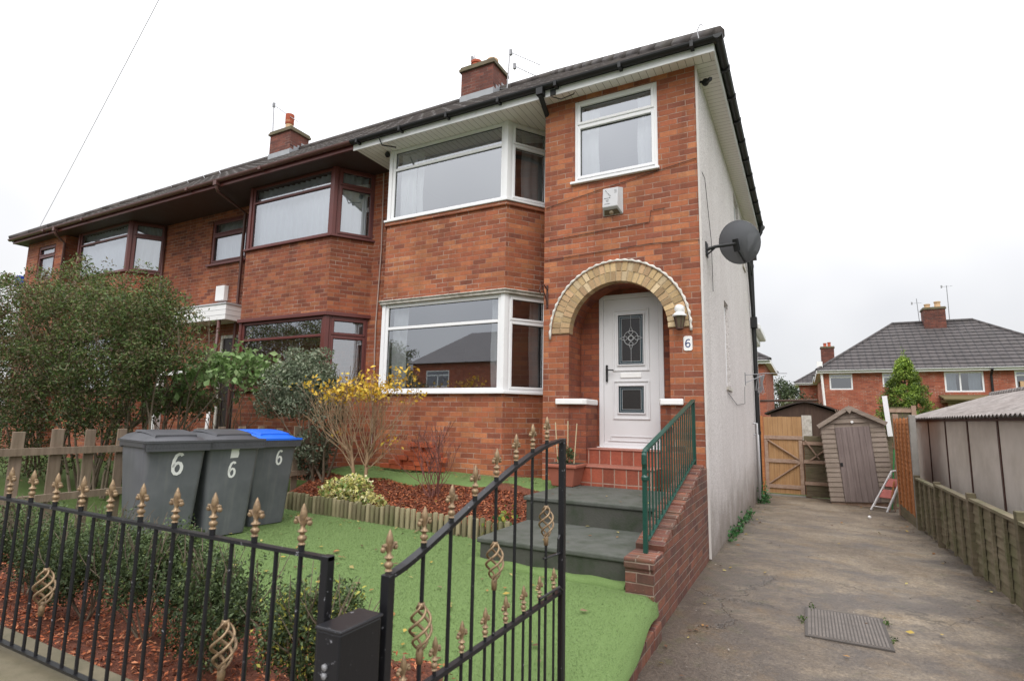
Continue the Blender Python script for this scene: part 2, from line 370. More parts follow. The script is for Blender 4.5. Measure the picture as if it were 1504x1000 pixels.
M['bin_lid'] = plain('dark_bin_lid', (.060, .061, .068), .42, .2, 7)
M['blue_lid'] = plain('blue_bin_lid', (.014, .13, .66), .38, .12, 5)
M['rubber'] = plain('black_rubber', (.012, .012, .012), .7)
M['conc_dark'] = plain('dark_mossy_concrete', (.080, .084, .072), .8, .25, 18, bump=.6, bscale=70, dirt=((.03, .04, .022), 4, .8))
M['conc_riser'] = plain('green_stained_concrete', (.058, .058, .048), .85, .3, 10, bump=.7, bscale=50, dirt=((.022, .034, .014), 5, .9))
M['concrete'] = plain('grey_concrete', (.27, .255, .235), .85, .2, 10, bump=.4, dirt=((.12, .10, .07), 3, .6))
M['coping'] = plain('olive_stained_coping', (.125, .105, .065), .85, .3, 9, bump=.5, dirt=((.06, .06, .028), 4, .8))
M['garage_panel'] = plain('grey_garage_panel', (.56, .505, .455), .85, .15, 4, bump=.5, bscale=90, dirt=((.36, .31, .26), 1.3, .6))
def corr():
    t = NT('corrugated_cement_roof'); g = t.geo(); s = t.n('ShaderNodeSeparateXYZ', Vector=g)
    w_ = t.math('MULTIPLY_ADD', t.math('SINE', t.math('MULTIPLY', s.outputs[1], 2*math.pi/.146)), .5, .5)
    n = t.noise(g, 5, 6, .7); c = t.ramp(n, [(.3, (.13, .11, .10)), (.5, (.24, .21, .195)), (.7, (.34, .31, .29))])
    c = t.mix(t.math('MULTIPLY', t.ramp(w_, [(.05, 1), (.55, 0)]), .75), c, (.055, .048, .045))  # troughs darkened in the colour, as shade between the corrugations
    c = t.mix(t.math('MULTIPLY', t.ramp(t.noise(g, 14, 4, .7), [(.6, 0), (.68, 1)]), .5), c, (.07, .07, .04)); t.bump(n, .4, .006); return t.done(c, .9)
M['asbestos'] = corr()
M['rust_strip'] = plain('rusty_brown_strip', (.075, .032, .024), .7, .3, 15)
M['asphalt'] = plain('asphalt', (.052, .052, .054), .85, .25, 40, bump=.5)
M['paving'] = brick_mat('paving_flags', [(.13, .115, .095), (.17, .15, .125), (.2, .18, .15)], (.07, .06, .05), bw=.6, bh=.6, mw=.01, pale=.2, dark=.3, mpale=(.1, .09, .07))
M['terracotta'] = plain('terracotta_pot', (.30, .095, .058), .75, .15, 8)
M['pot_red'] = plain('red_chimney_pot', (.40, .085, .04), .8, .2, 10)
M['pot_buff'] = plain('buff_chimney_pot', (.52, .34, .19), .8, .2, 10)
M['grey_box'] = plain('pale_grey_plastic', (.50, .50, .51), .5, .08, 6)
M['dish'] = plain('dark_grey_dish', (.15, .155, .17), .55, .1, 10)
def mesh_dish():
    t = NT('perforated_dish'); t.done((.13, .135, .15), .5); tr = t.n('ShaderNodeBsdfTransparent'); mx = t.n('ShaderNodeMixShader'); mx.inputs[0].default_value = .16
    t.t.links.new(t.b.outputs[0], mx.inputs[1]); t.t.links.new(tr.outputs[0], mx.inputs[2]); t.t.links.new(mx.outputs[0], t.t.nodes['Material Output'].inputs[0]); return t.m
M['dish'] = mesh_dish()
M['galv'] = plain('galvanised_steel', (.30, .30, .31), .45, .2, 20, metal=.6)
M['ink'] = plain('dark_ink', (.03, .03, .035), .6, 0)
M['blue_ink'] = plain('blue_ink', (.03, .05, .16), .6, 0)
M['number_white'] = plain('white_number_paint', (.75, .75, .74), .6, .1, 30)
M['ladder'] = plain('white_ladder_frame', (.62, .60, .60), .45, .12, 12)
M['red_plate'] = plain('red_ladder_tread', (.42, .12, .10), .6, .2, 20)
M['green_plastic'] = plain('green_broom_handle', (.03, .22, .06), .4)
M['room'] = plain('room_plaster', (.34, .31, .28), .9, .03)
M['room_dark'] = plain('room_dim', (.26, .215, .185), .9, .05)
M['curtain'] = plain('white_curtain', (.80, .80, .79), .9, .05, 6)
M['fabric_sheet'] = plain('pale_curtain_sheet', (.72, .74, .77), .9, .05, 6)
M['door_dark'] = plain('dark_brown_door', (.018, .010, .009), .4, .1)
M['leadlight'] = plain('leadlight_border', (.012, .035, .048), .3, .2, 30)
M['came'] = plain('silver_came', (.45, .46, .47), .35, .1, 20)
M['blue_plastic'] = plain('blue_plastic', (.02, .08, .5), .4)
M['cable'] = plain('black_cable', (.012, .012, .012), .6)
M['wire'] = plain('pale_overhead_wire', (.66, .66, .72), .6)
M['iron_dark'] = plain('dark_iron_rim', (.062, .052, .045), .7, .3, 30)
M['manhole'] = None
def manhole():
    t = NT('ribbed_iron_cover'); g = t.geo(); s = t.n('ShaderNodeSeparateXYZ', Vector=g)
    n = t.noise(g, 9, 5, .7); c = t.ramp(n, [(.3, (.085, .07, .058)), (.6, (.135, .113, .098)), (.8, (.18, .135, .10))]); t.bump(n, .3, .003)
    return t.done(c, .55)
M['manhole'] = manhole()

def glass(name, refl=.30, tint=(.85, .88, .9)):
    t = NT(name); o = t.t.nodes['Material Output']; t.t.nodes.remove(t.b)
    tr = t.n('ShaderNodeBsdfTransparent', Color=tint); gl = t.n('ShaderNodeBsdfGlossy', Color=(.93, .96, 1.0), Roughness=.012)
    lw = t.n('ShaderNodeLayerWeight', Blend=.28)
    f = t.math('ADD', t.math('MULTIPLY', lw.outputs['Fresnel'], 1.1), refl); f = t.math('MINIMUM', f, .92)
    mx = t.n('ShaderNodeMixShader'); t.put(mx.inputs[0], f); t.t.links.new(tr.outputs[0], mx.inputs[1]); t.t.links.new(gl.outputs[0], mx.inputs[2])
    t.t.links.new(mx.outputs[0], o.inputs[0]); return t.m
M['glass'] = glass('window_glass', .36)
M['glass_far'] = glass('far_window_glass', .2, (.5, .55, .6))
M['glass_obscure'] = plain('obscure_door_glass', (.022, .019, .019), .12, .3, 60, bump=.4, bscale=120)
M['lamp_glass'] = plain('smoky_lantern_glass', (.12, .095, .065), .15, .2, 20)

# ---------------------------------------------------------------- camera and light
cam = bpy.data.cameras.new('camera'); co = bpy.data.objects.new('camera', cam); COL.objects.link(co)
rt = Vector((.88460, .46599, .01804)); up = Vector((.04847, -.13035, .99028)); fw = Vector((-.46382, .87513, .13790))
co.matrix_world = Matrix(((rt.x, up.x, -fw.x, 1.0444), (rt.y, up.y, -fw.y, -6.9030), (rt.z, up.z, -fw.z, 1.5819), (0, 0, 0, 1)))
cam.sensor_width = 36; cam.lens = 809.11/1504*36; cam.clip_start = .05; cam.clip_end = 3000
cam.dof.use_dof = True; cam.dof.focus_distance = 8.0; cam.dof.aperture_fstop = 4.0
scene.camera = co

w = bpy.data.worlds.new('World'); scene.world = w; w.use_nodes = True; nt = w.node_tree
bg = nt.nodes['Background']; sky = nt.nodes.new('ShaderNodeTexSky'); sky.sky_type = 'NISHITA'; sky.sun_disc = False
SUN_E, SUN_A = R(48), R(160)
sky.sun_elevation = SUN_E; sky.sun_rotation = SUN_A
tc = nt.nodes.new('ShaderNodeTexCoord'); no = nt.nodes.new('ShaderNodeTexNoise'); no.inputs['Scale'].default_value = 1.7; no.inputs['Detail'].default_value = 4
rp = nt.nodes.new('ShaderNodeValToRGB')
e = rp.color_ramp.elements
e[0].position = .32; e[0].color = (.80, .81, .86, 1); e[1].position = .60; e[1].color = (1.06, 1.06, 1.075, 1)
sx = nt.nodes.new('ShaderNodeSeparateXYZ'); m1 = nt.nodes.new('ShaderNodeMath'); m1.operation = 'MULTIPLY_ADD'; m1.use_clamp = False
mmx = nt.nodes.new('ShaderNodeMath'); mmx.operation = 'MAXIMUM'; mmx.inputs[1].default_value = 0
m1.inputs[1].default_value = 26.0; m1.inputs[2].default_value = 8.3
sc_n = nt.nodes.new('ShaderNodeVectorMath'); sc_n.operation = 'SCALE'
mx = nt.nodes.new('ShaderNodeMix'); mx.data_type = 'RGBA'; mx.inputs[0].default_value = .93
nt.links.new(tc.outputs['Generated'], no.inputs['Vector']); nt.links.new(no.outputs['Fac'], rp.inputs[0]); nt.links.new(tc.outputs['Generated'], sx.inputs[0])
nt.links.new(sx.outputs[2], mmx.inputs[0]); pw = nt.nodes.new('ShaderNodeMath'); pw.operation = 'POWER'; pw.inputs[1].default_value = 1.8; nt.links.new(mmx.outputs[0], pw.inputs[0]); nt.links.new(pw.outputs[0], m1.inputs[0]); nt.links.new(rp.outputs[0], sc_n.inputs[0]); nt.links.new(m1.outputs[0], sc_n.inputs['Scale'])
nt.links.new(sky.outputs[0], mx.inputs[6]); nt.links.new(sc_n.outputs[0], mx.inputs[7]); nt.links.new(mx.outputs[2], bg.inputs[0])
bg.inputs[1].default_value = .1
sl = bpy.data.lights.new('sun', 'SUN'); sl.energy = 1.9; sl.angle = R(35); sl.color = (1, .97, .93)
so = bpy.data.objects.new('sun', sl); COL.objects.link(so)
# sky rotation is measured from +Y towards +X : build the same direction for the lamp
sd = Vector((math.sin(SUN_A)*math.cos(SUN_E), math.cos(SUN_A)*math.cos(SUN_E), math.sin(SUN_E)))
so.rotation_euler = sd.to_track_quat('Z', 'Y').to_euler()
scene.view_settings.view_transform = 'Standard'; scene.view_settings.look = 'None'; scene.view_settings.exposure = 0; scene.view_settings.gamma = 1
scene.render.engine = 'CYCLES'; scene.cycles.max_bounces = 6; scene.cycles.transparent_max_bounces = 12; scene.cycles.use_denoising = True

# ---------------------------------------------------------------- terrain
def gz(y):
    if y <= 0: return 0.0
    if y <= 8.6: return -.025*y
    if y <= 22: return -.215-.78*(y-8.6)/13.4
    return -1.0
def grid_mesh(name, xs, ys, fz, mat, **kw):
    mb = MB(); nx = len(xs)
    for y in ys:
        for x in xs: mb.v.append((x, y, fz(x, y)))
    for j in range(len(ys)-1):
        for i in range(nx-1):
            a = j*nx+i; mb.f.append((a, a+1, a+nx+1, a+nx))
    return mb.build(name, mat, smooth=True, **kw)
def lin(a, b, n): return [a+(b-a)*i/(n-1) for i in range(n)]
def sm(a, b, x):
    t = max(0, min(1, (x-a)/(b-a))); return t*t*(3-2*t)
grid_mesh('ground', [-600, -200, -60, -20, -8, 0, 8, 20, 60, 200, 600], [-600, -200, -60, -30, -14, -6, 0, 4, 8.6, 12, 16, 22, 40, 100, 300, 900], lambda x, y: gz(y)-.06, M['soil_grass'], kind='structure')
grid_mesh('driveway', lin(-.02, 2.75, 30), lin(-5.72, 8.75, 90), lambda x, y: gz(y)+.008*math.sin(x*2.1+y)*math.sin(y*1.3), M['drive'], kind='structure')
grid_mesh('pavement', lin(-60, 40, 12), lin(-8.2, -5.74, 4), lambda x, y: -.035+(.0 if x > -.9 else 0), M['paving'], kind='structure')
kb = MB(); kb.box(-60, -8.34, -.16, 40, -8.2, -.03); kb.build('kerb', M['concrete'], kind='structure')
grid_mesh('road', [-120, -40, 0, 40, 120], [-15.5, -12, -8.34], lambda x, y: -.045, M['asphalt'], kind='structure')

def lawn_z(x, y):
    return .30-.14*sm(-2.7, -4.1, y)*sm(-1.9, -.2, x)+.012*math.sin(x*2.3)*math.sin(y*1.9+x)-.05*sm(-3.6, -4.6, y)
def lawn_clip(x, y): return y > -4.28+.1*math.sin(x*2.2)
def lawn():
    mb = MB(); ys = lin(-4.35, -1.42, 40); xs = lin(-5.6, .02, 70); nx = len(xs)
    for y in ys:
        for i, x in enumerate(xs):
            z = lawn_z(x, y); yy = y
            if x > -.2 and y > -2.62: x = -.2
            if i == nx-1 and y <= -2.62: x += .05*(-2.62-y); z -= .05
            mb.v.append((x, yy, z))
    for j in range(len(ys)-1):
        for i in range(nx-1):
            a = j*nx+i; mb.f.append((a, a+1, a+nx+1, a+nx))
    # turned down edge over the brick edging
    b = len(mb.v)
    for j, y in enumerate(ys):
        p = mb.v[j*nx+nx-1]; mb.v.append((p[0]+.012, y, p[2]-.06-.02*math.sin(y*9)))
    for j in range(len(ys)-1):
        if ys[j] < -2.6: mb.f.append((j*nx+nx-1, b+j, b+j+1, (j+1)*nx+nx-1))
    mb.build('lawn', M['turf'], smooth=True, kind='structure')
lawn()
def mulch_z(x, y): return .38+.30*sm(-1.5, -.3, y)+.025*math.sin(x*4.1+1)*math.sin(y*5+x*2)+.03*math.sin(x*1.7)
def log_y(x): t = (x+5.42)/3.72; return -1.46-.30*t+.02*math.sin(t*9)
def mulch():
    mb = MB(); xs = lin(-5.6, -1.62, 50); ts = lin(0, 1, 28)
    for t in ts:
        for x in xs: y = log_y(x)+.01+(1.7)*t; mb.v.append((x, y, mulch_z(x, y)+.02))
    for j in range(27):
        for i in range(49): a = j*50+i; mb.f.append((a, a+1, a+51, a+50))
    mb.build('mulch_bed', M['mulch'], smooth=True, kind='structure')
mulch()
def fmulch_z(x, y): return .335-.10*sm(-5.3, -4.3, y)+.02*math.sin(x*5)*math.sin(y*7)+.015*math.sin(x*13+y*9)
grid_mesh('front_mulch_bed', lin(-5.6, -.22, 70), lin(-5.5, -4.15, 22), lambda x, y: fmulch_z(x, y)-.12*sm(-1.2, -.3, x) if y < -4.3 else fmulch_z(x, y)-.03-.12*sm(-1.2, -.3, x), M['mulch'], kind='structure')
def strip():
    mb = MB(); xs = lin(-5.55, -1.62, 60); pr = [(-.62, .46), (-.60, .62), (-.52, .71), (-.3, .745), (.12, .755)]
    for x in xs:
        wv = .05*math.sin(x*2.3)+.03*math.sin(x*5.1)
        for k, (y, z) in enumerate(pr): mb.v.append((x, y+wv*(1-k/4), z+.012*math.sin(x*4+k)))
    for i in range(len(xs)-1):
        for k in range(4): a = i*5+k; mb.f.append((a, a+5, a+6, a+1))
    mb.build('turf_strip', M['turf'], smooth=True, kind='structure')
strip()
grid_mesh('neighbour_garden', lin(-26, -5.62, 40), lin(-5.1, .9, 16), lambda x, y: .32+.06*math.sin(x)*math.sin(y*2)+.12*sm(-2, 0, y), M['soil_grass'], kind='structure')

# ---------------------------------------------------------------- building parts
X, Y, Z = Vector((1, 0, 0)), Vector((0, 1, 0)), Vector((0, 0, 1))
class Fr:   # a vertical plane: origin, tangent, outward normal
    def __init__(s, o, t, n): s.o = Vector(o); s.t = Vector(t).normalized(); s.n = Vector(n).normalized()
    def p(s, u, v, d=0): return s.o+s.t*u+Z*v+s.n*d
    def box(s, mb, u0, u1, v0, v1, d0, d1, col=None):
        return mb.hexa([s.p(u0, v0, d1), s.p(u1, v0, d1), s.p(u1, v0, d0), s.p(u0, v0, d0), s.p(u0, v1, d1), s.p(u1, v1, d1), s.p(u1, v1, d0), s.p(u0, v1, d0)], col)

def wall(mb, fr, u0, u1, v0, v1, holes=(), depth=.11):
    us = sorted({u0, u1, *[h[0] for h in holes], *[h[1] for h in holes]}); vs = sorted({v0, v1, *[h[2] for h in holes], *[h[3] for h in holes]})
    for a, b in zip(us, us[1:]):
        for c, d in zip(vs, vs[1:]):
            if any(h[0] <= a and b <= h[1] and h[2] <= c and d <= h[3] for h in holes): continue
            mb.face([fr.p(a, c), fr.p(b, c), fr.p(b, d), fr.p(a, d)])
    for a, b, c, d in holes:
        mb.face([fr.p(a, c), fr.p(a, d), fr.p(a, d, -depth), fr.p(a, c, -depth)]); mb.face([fr.p(b, d), fr.p(b, c), fr.p(b, c, -depth), fr.p(b, d, -depth)])
        mb.face([fr.p(b, c), fr.p(a, c), fr.p(a, c, -depth), fr.p(b, c, -depth)]); mb.face([fr.p(a, d), fr.p(b, d), fr.p(b, d, -depth), fr.p(a, d, -depth)])

def bars(mb, fr, u0, u1, v0, v1, wd, d0, d1):
    fr.box(mb, u0, u0+wd, v0, v1, d0, d1); fr.box(mb, u1-wd, u1, v0, v1, d0, d1)
    fr.box(mb, u0+wd, u1-wd, v0, v0+wd, d0, d1-.001); fr.box(mb, u0+wd, u1-wd, v1-wd, v1, d0, d1-.001)

def window(parent, fr, u0, u1, v0, v1, tr, mat, gl, wd=.06, sash=0, d=0, label=None, curtains=(), cmat=None, mull=(), bead=True):
    mb = MB(); bars(mb, fr, u0, u1, v0, v1, wd, d-.07, d)
    lights = []
    vs = [v0+wd]+([] if tr is None else [tr-wd*.45, tr+wd*.45])+[v1-wd]
    if tr is not None: fr.box(mb, u0+wd, u1-wd, tr-wd*.45, tr+wd*.45, d-.065, d-.002)
    us = [u0+wd]
    for m in mull: us += [m-wd*.45, m+wd*.45]
    us.append(u1-wd)
    for m in mull: fr.box(mb, m-wd*.45, m+wd*.45, v0+wd, (v1-wd if tr is None else tr-wd*.45), d-.066, d-.003)
    for k in range(0, len(vs), 2):
        uu = us if (k == 0) else [u0+wd, u1-wd]
        for j in range(0, len(uu), 2): lights.append((uu[j], uu[j+1], vs[k], vs[k+1]))
    for (a, b, c, e) in lights:
        if sash: bars(mb, fr, a-.012, b+.012, c-.012, e+.012, sash, d-.05, d+.014)
    win = mb.build('window', mat, parent, bevel=.006, label=label)
    pb = MB()
    for (a, b, c, e) in lights: pb.face([fr.p(a, c, d-.03), fr.p(b, c, d-.03), fr.p(b, e, d-.03), fr.p(a, e, d-.03)])
    pb.build('pane', gl, win)
    bd = MB()
    if bead:
        for (a, b, c, e) in lights:
            k = sash-.012 if sash else 0
            bars(bd, fr, a+k, b-k, c+k, e-k, .008, d-.029, d-.022)
        bd.build('gasket', M['black'], win)
    for (a, b, c, e, ph) in curtains:
        cb = MB(); n = max(8, int((b-a)*40)); rows = 8
        for j in range(rows):
            for i in range(n):
                t = i/(n-1); z = c+(e-c)*j/(rows-1)
                cb.v.append(fr.p(a+(b-a)*t+.01*math.sin(j+ph), z, d-.16+.025*math.sin(t*(b-a)*42+ph+.3*math.sin(j*.9))+.012*math.sin(t*9*ph)))
        for j in range(rows-1):
            for i in range(n-1): q = j*n+i; cb.f.append((q, q+1, q+n+1, q+n))
        cb.build('curtain', cmat or M['curtain'], win, smooth=True)
    return win

def room(parent, x0, x1, y0, y1, z0, z1, mat):   # the room seen through a window: five inner faces
    mb = MB(); mb.face([(x0, y1, z0), (x1, y1, z0), (x1, y1, z1), (x0, y1, z1)]); mb.face([(x0, y0, z0), (x0, y1, z0), (x0, y1, z1), (x0, y0, z1)])
    mb.face([(x1, y0, z0), (x1, y1, z0), (x1, y1, z1), (x1, y0, z1)]); mb.face([(x0, y0, z0), (x1, y0, z0), (x1, y1, z0), (x0, y1, z0)]); mb.face([(x0, y0, z1), (x1, y0, z1), (x1, y1, z1), (x0, y1, z1)])
    mb.build('room_interior', mat, parent)

ZS = 6.146   # soffit level
YW, YB = .74, .12
def bay_frames(xa, xb):   # xa<xb the front corners
    k = .435
    s = math.hypot(k, YW-YB)
    f = Fr((xa, YB, 0), X, -Y)
    r = Fr((xb, YB, 0), (k, YW-YB, 0), (YW-YB, -k, 0)); l = Fr((xa-k, YW, 0), (k, -(YW-YB), 0), (-(YW-YB), -k, 0))
    return f, r, l, xb-xa, s
def bay(parent, xa, xb, zb, b1, t1, b2, t2, wmat, cmat, brick, tr1, tr2, post, cur_low, cur_up, sl_low=(), sl_up=(), white=True, sash=.035):
    f, r, l, W, S = bay_frames(xa, xb)
    for (z0, z1, nm) in ((zb, b1-.03, 'bay_wall'), (t1, b2-.03, 'bay_wall')):
        mb = MB()
        for fr, ww in ((f, W), (r, S), (l, S)): wall(mb, fr, 0, ww, z0, z1)
        mb.build(nm, brick, parent)
    for (v0, v1, tr, cf, cs) in ((b1, t1, tr1, cur_low, sl_low), (b2, t2, tr2, cur_up, sl_up)):
        window(parent, f, post*.5, W-post*.5, v0, v1, tr, wmat, M['glass'], .055, 0, -.01, curtains=cf, cmat=cmat)
        window(parent, r, post*.5, S-.01, v0, v1, tr, wmat, M['glass'], .05, sash, -.01, curtains=cs, cmat=cmat)
        window(parent, l, .01, S-post*.5, v0, v1, tr, wmat, M['glass'], .05, sash, -.01)
        for x, sg in ((xa, -1), (xb, 1)):
            pb = MB(); pts = [(x-sg*post*.5, YB-.012), (x+sg*.004, YB-.012), (x+sg*(.006+post*.5*.58), YB+post*.5*.82-.006), (x+sg*.01, YB+post*.62), (x-sg*post*.5, YB+.06)]
            pb.prism([(a, b, v0-.002) for a, b in pts], (0, 0, v1-v0+.004)); pb.build('corner_post', wmat, parent, bevel=.005)
        sb = MB()   # projecting sill
        o = .055
        pts = [(xa-.435-o, YW), (xa-o*.6, YB-o), (xb+o*.6, YB-o), (xb+.435+o, YW), (xb+.38, YW), (xb, YB+.05), (xa, YB+.05), (xa-.38, YW)]
        sb.prism([(a, b, v0-.034) for a, b in pts], (0, 0, .036)); sb.build('sill', wmat, parent, bevel=.005)

def tile_slope(mb, xa, xb, y0, z0, slope, n, up, hipa=True, hipb=True, course=.32, step=.055, amp=.016, axis='y'):
    # a tiled slope rising from (y0,z0) towards +y by n courses, wavy interlocking tiles; hips cut both ends
    dy = course/math.sqrt(1+slope*slope)
    for r in range(n):
        ya, yb2 = y0+dy*r, y0+dy*(r+1.12)
        sa, sb = ya-y0, min(yb2, y0+dy*n)-y0
        xl, xh = (xa+sa if hipa else xa), (xb-sa if hipb else xb)
        m = max(2, int((xh-xl)/step)); vs = []
        for i in range(m+1):
            x = xl+(xh-xl)*i/m; wv = amp*(abs(math.sin(x*math.pi/.3))**.7)
            x2 = min(max(x, xa+sb if hipa else xa), xb-sb if hipb else xb)
            zt = up(r)
            vs += [(x, ya, z0+slope*sa-.004+zt), (x, ya, z0+slope*sa+.028+wv+zt), (x2, y0+sb, z0+slope*sb+wv*.7+zt)]
        fs = []
        for i in range(m):
            a = i*3; fs += [(a, a+3, a+4, a+1), (a+1, a+4, a+5, a+2)]
        mb.add(vs, fs)

SL = .757; RY = 3.6; EY = -.30; EZ = 6.25; NC = 10
DY = (RY-EY); CO = DY*math.sqrt(1+SL*SL)/NC
def roof_part(parent, xa, xb, hipa, hipb):
    mb = MB(); rr = random.Random(int(abs(xa)*10)); js = [rr.uniform(-.006, .006) for _ in range(NC+1)]
    tile_slope(mb, xa, xb, EY, EZ, SL, NC, lambda r: js[r], hipa, hipb, CO)
    m2 = MB(); tile_slope(m2, -xb, -xa, EY, EZ, SL, NC, lambda r: 0, hipb, hipa, CO, step=.15)
    mb.add([(-x, 2*RY-y, z) for x, y, z in m2.v], m2.f)   # rear slope: the front one turned half round the ridge
    for side, on in ((1, hipb), (-1, hipa)):
        if not on: continue
        m3 = MB(); tile_slope(m3, EY, 2*RY-EY, 0, EZ, SL, NC, lambda r: 0, True, True, CO, step=.075)
        e = xb if side > 0 else xa
        mb.add([((e-y if side > 0 else e+y), x, z) for x, y, z in m3.v], m3.f)
    rf = mb.build('roof', M['roof'], parent)
    rb = MB(); x0 = xa+(DY if hipa else 0); x1 = xb-(DY if hipb else 0); zr = EZ+SL*DY+.03
    k = int((x1-x0)/.45)
    for i in range(k):
        a = x0+(x1-x0)*i/k; rb.tube([(a, RY, zr-.03), (a+(x1-x0)/k-.008, RY, zr-.03)], .11, 10)
    for on, e, sg in ((hipa, xa, 1), (hipb, xb, -1)):
        if on:
            for i in range(13):
                p = Vector((e, EY, EZ)).lerp(Vector((e+sg*DY, RY, EZ+SL*DY)), i/13); q = Vector((e, EY, EZ)).lerp(Vector((e+sg*DY, RY, EZ+SL*DY)), (i+.97)/13)
                rb.tube([p+Z*.02, q+Z*.02], .10, 8)
                p.y = 2*RY-p.y; q.y = 2*RY-q.y; rb.tube([p+Z*.02, q+Z*.02], .10, 8)
    rb.build('ridge_tiles', M['roof'], rf, smooth=True)
    return rf

def chimney(parent, x0, x1, y0, y1, zb, zt, pots, brick=None, cap=True):
    mb = MB(); mb.box(x0, y0, zb, x1, y1, zt-.1); c = mb.build('chimney', brick or M['chimney'], parent)
    mb = MB(); mb.box(x0-.045, y0-.045, zt-.1, x1+.045, y1+.045, zt-.035); mb.box(x0-.02, y0-.02, zt-.035, x1+.02, y1+.02, zt+.02)
    mb.build('chimney_cap', M['wood_dark'] if cap else M['chimney'], c)
    for (x, y, r, h, mt) in pots:
        mb = MB(); mb.lathe([(r*1.12, zt), (r*1.1, zt+.05), (r, zt+.07), (r*.95, zt+h-.07), (r*1.12, zt+h-.06), (r*1.12, zt+h), (r*.8, zt+h)], (x, y, 0), 14)
        mb.build('chimney_pot', mt, c, autosmooth=40)
    fl = MB(); n = 5; zf = EZ+SL*(y0-EY)
    fl.box(x0-.02, y0-.02, zf-.12, x1+.02, y0-.004, zf+.16)
    for i in range(n):
        a = y0+(y1-y0)*i/n; b = y0+(y1-y0)*(i+1)/n; z = EZ+SL*(min(a, RY)-EY)
        fl.box(x1+.003, a, z-.1, x1+.014, b-.003, z+.19+.02*(i % 2))
    if zb > 7: fl.build('flashing', M['lead'], c)
    return c

def gutter_run(mb, p, q, r=.055):
    p = Vector(p); q = Vector(q); d = (q-p).normalized(); s = d.cross(Z).normalized()
    prof = [(-r, 0)]+[(r*math.cos(a), r*math.sin(a)) for a in [math.pi+math.pi*i/8 for i in range(9)]]+[(r, 0), (r-.006, 0), (-r+.006, 0)]
    prof = [(r*math.cos(math.pi+math.pi*i/8), r*math.sin(math.pi+math.pi*i/8)) for i in range(9)]
    mb.prism([p+s*a+Z*b for a, b in prof], q-p)

# ================================================================ HOUSE ONE (the end house with the white windows)
h1 = thing('terraced_house', (-2.8, 3.6, 0), 'red brick end of terrace house with white windows, arched porch and pebbledash gable', 'house')
f0 = Fr((0, 0, 0), X, -Y); PX0, PX1 = -2.12, 0.0
AC, AR, AZ = -1.07, .67, 2.72
mb = MB()
wn = (-1.665, -.496, 4.86, 6.075)
wall(mb, f0, PX0, PX1, 3.7, ZS, [wn])
wall(mb, f0, PX0, AC-AR, 0, 3.7); wall(mb, f0, AC+AR, PX1, 0, 3.7)
wall(mb, f0, AC-AR, AC+AR, 0, .76)
n = 28
for i in range(n):
    a0 = math.pi*(1-i/n); a1 = math.pi*(1-(i+1)/n)
    p = (AC+AR*math.cos(a0), AZ+AR*math.sin(a0)); q = (AC+AR*math.cos(a1), AZ+AR*math.sin(a1))
    mb.face([(p[0], 0, p[1]), (q[0], 0, q[1]), (q[0], 0, 3.7), (p[0], 0, 3.7)])
mb.face([(PX0, YW, 0), (PX0, 0, 0), (PX0, 0, ZS), (PX0, YW, ZS)])
mb.build('front_wall', M['brick'], h1)
# porch recess
PB = .47
mb = MB(); dr = (-1.470, -.576, 1.20, 3.31)
fp = Fr((0, PB, 0), X, -Y)
wall(mb, fp, AC-AR-.001, AC+AR+.001, .9, 3.55, [dr], .05)
for xx in (AC-AR, AC+AR): mb.face([(xx, 0, .76), (xx, PB, .76), (xx, PB, AZ), (xx, 0, AZ)])
for i in range(n):
    a0 = math.pi*(1-i/n); a1 = math.pi*(1-(i+1)/n)
    p = (AC+AR*math.cos(a0), AZ+AR*math.sin(a0)); q = (AC+AR*math.cos(a1), AZ+AR*math.sin(a1))
    mb.face([(p[0], .115, p[1]), (q[0], .115, q[1]), (q[0], PB, q[1]), (p[0], PB, p[1])])
for x0, x1 in ((AC-AR+.002, -1.50), (-.53, AC+AR-.002)): mb.box(x0, .004, .76, x1, PB-.003, 1.76)
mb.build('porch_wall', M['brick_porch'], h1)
for k, (x0, x1) in enumerate(((-1.915, -1.485), (-.545, -.245))):
    mb = MB(); mb.prism([(x0, -.055, 1.765), (x1-.05, -.055, 1.765), (x1, .0, 1.765), (x1, PB-.02, 1.765), (x1-.25 if k == 0 else x0, PB-.02, 1.765), (x1-.25 if k == 0 else x0, 0.0, 1.765), (x0, 0.0, 1.765)] if k == 0 else
                       [(x0+.03, -.055, 1.765), (x1, -.055, 1.765), (x1, -.002, 1.765), (AC+AR-.002, -.002, 1.765), (AC+AR-.002, PB-.02, 1.765), (x0, PB-.02, 1.765), (x0, 0, 1.765)], (0, 0, .075))
    mb.build('pier_cap', M['white'], h1, bevel=.012)
# yellow brick arch, two rings of voussoirs, with its drip moulding
mb = MB(); rnd = random.Random(3)
def ring(r0, r1, cnt, y0, y1, off):
    for i in range(cnt):
        g = .008/r0; a0 = math.pi-(math.pi*(i)/cnt)-g; a1 = math.pi-(math.pi*(i+1)/cnt)+g
        b = rnd.uniform(.7, 1.15); tint = rnd.choice([(.52, .37, .20), (.47, .33, .175), (.56, .43, .27), (.40, .27, .15), (.50, .33, .19)]); j = rnd.uniform(-.004, .004)
        P = [(AC+rr*math.cos(a), AZ+rr*math.sin(a)) for rr, a in ((r0, a0), (r0, a1), (r1, a1), (r1, a0))]
        mb.hexa([(P[0][0], y0+j, P[0][1]), (P[1][0], y0+j, P[1][1]), (P[1][0], y1, P[1][1]), (P[0][0], y1, P[0][1]), (P[3][0], y0+j, P[3][1]), (P[2][0], y0+j, P[2][1]), (P[2][0], y1, P[2][1]), (P[3][0], y1, P[3][1])], tuple(t*b for t in tint))
ring(AR-.008, AR+.118, 30, -.022, .12, 0); ring(AR+.128, AR+.245, 34, -.020, .02, 0)
arch = mb.build('porch_arch', M['voussoir'], h1)
mb = MB()
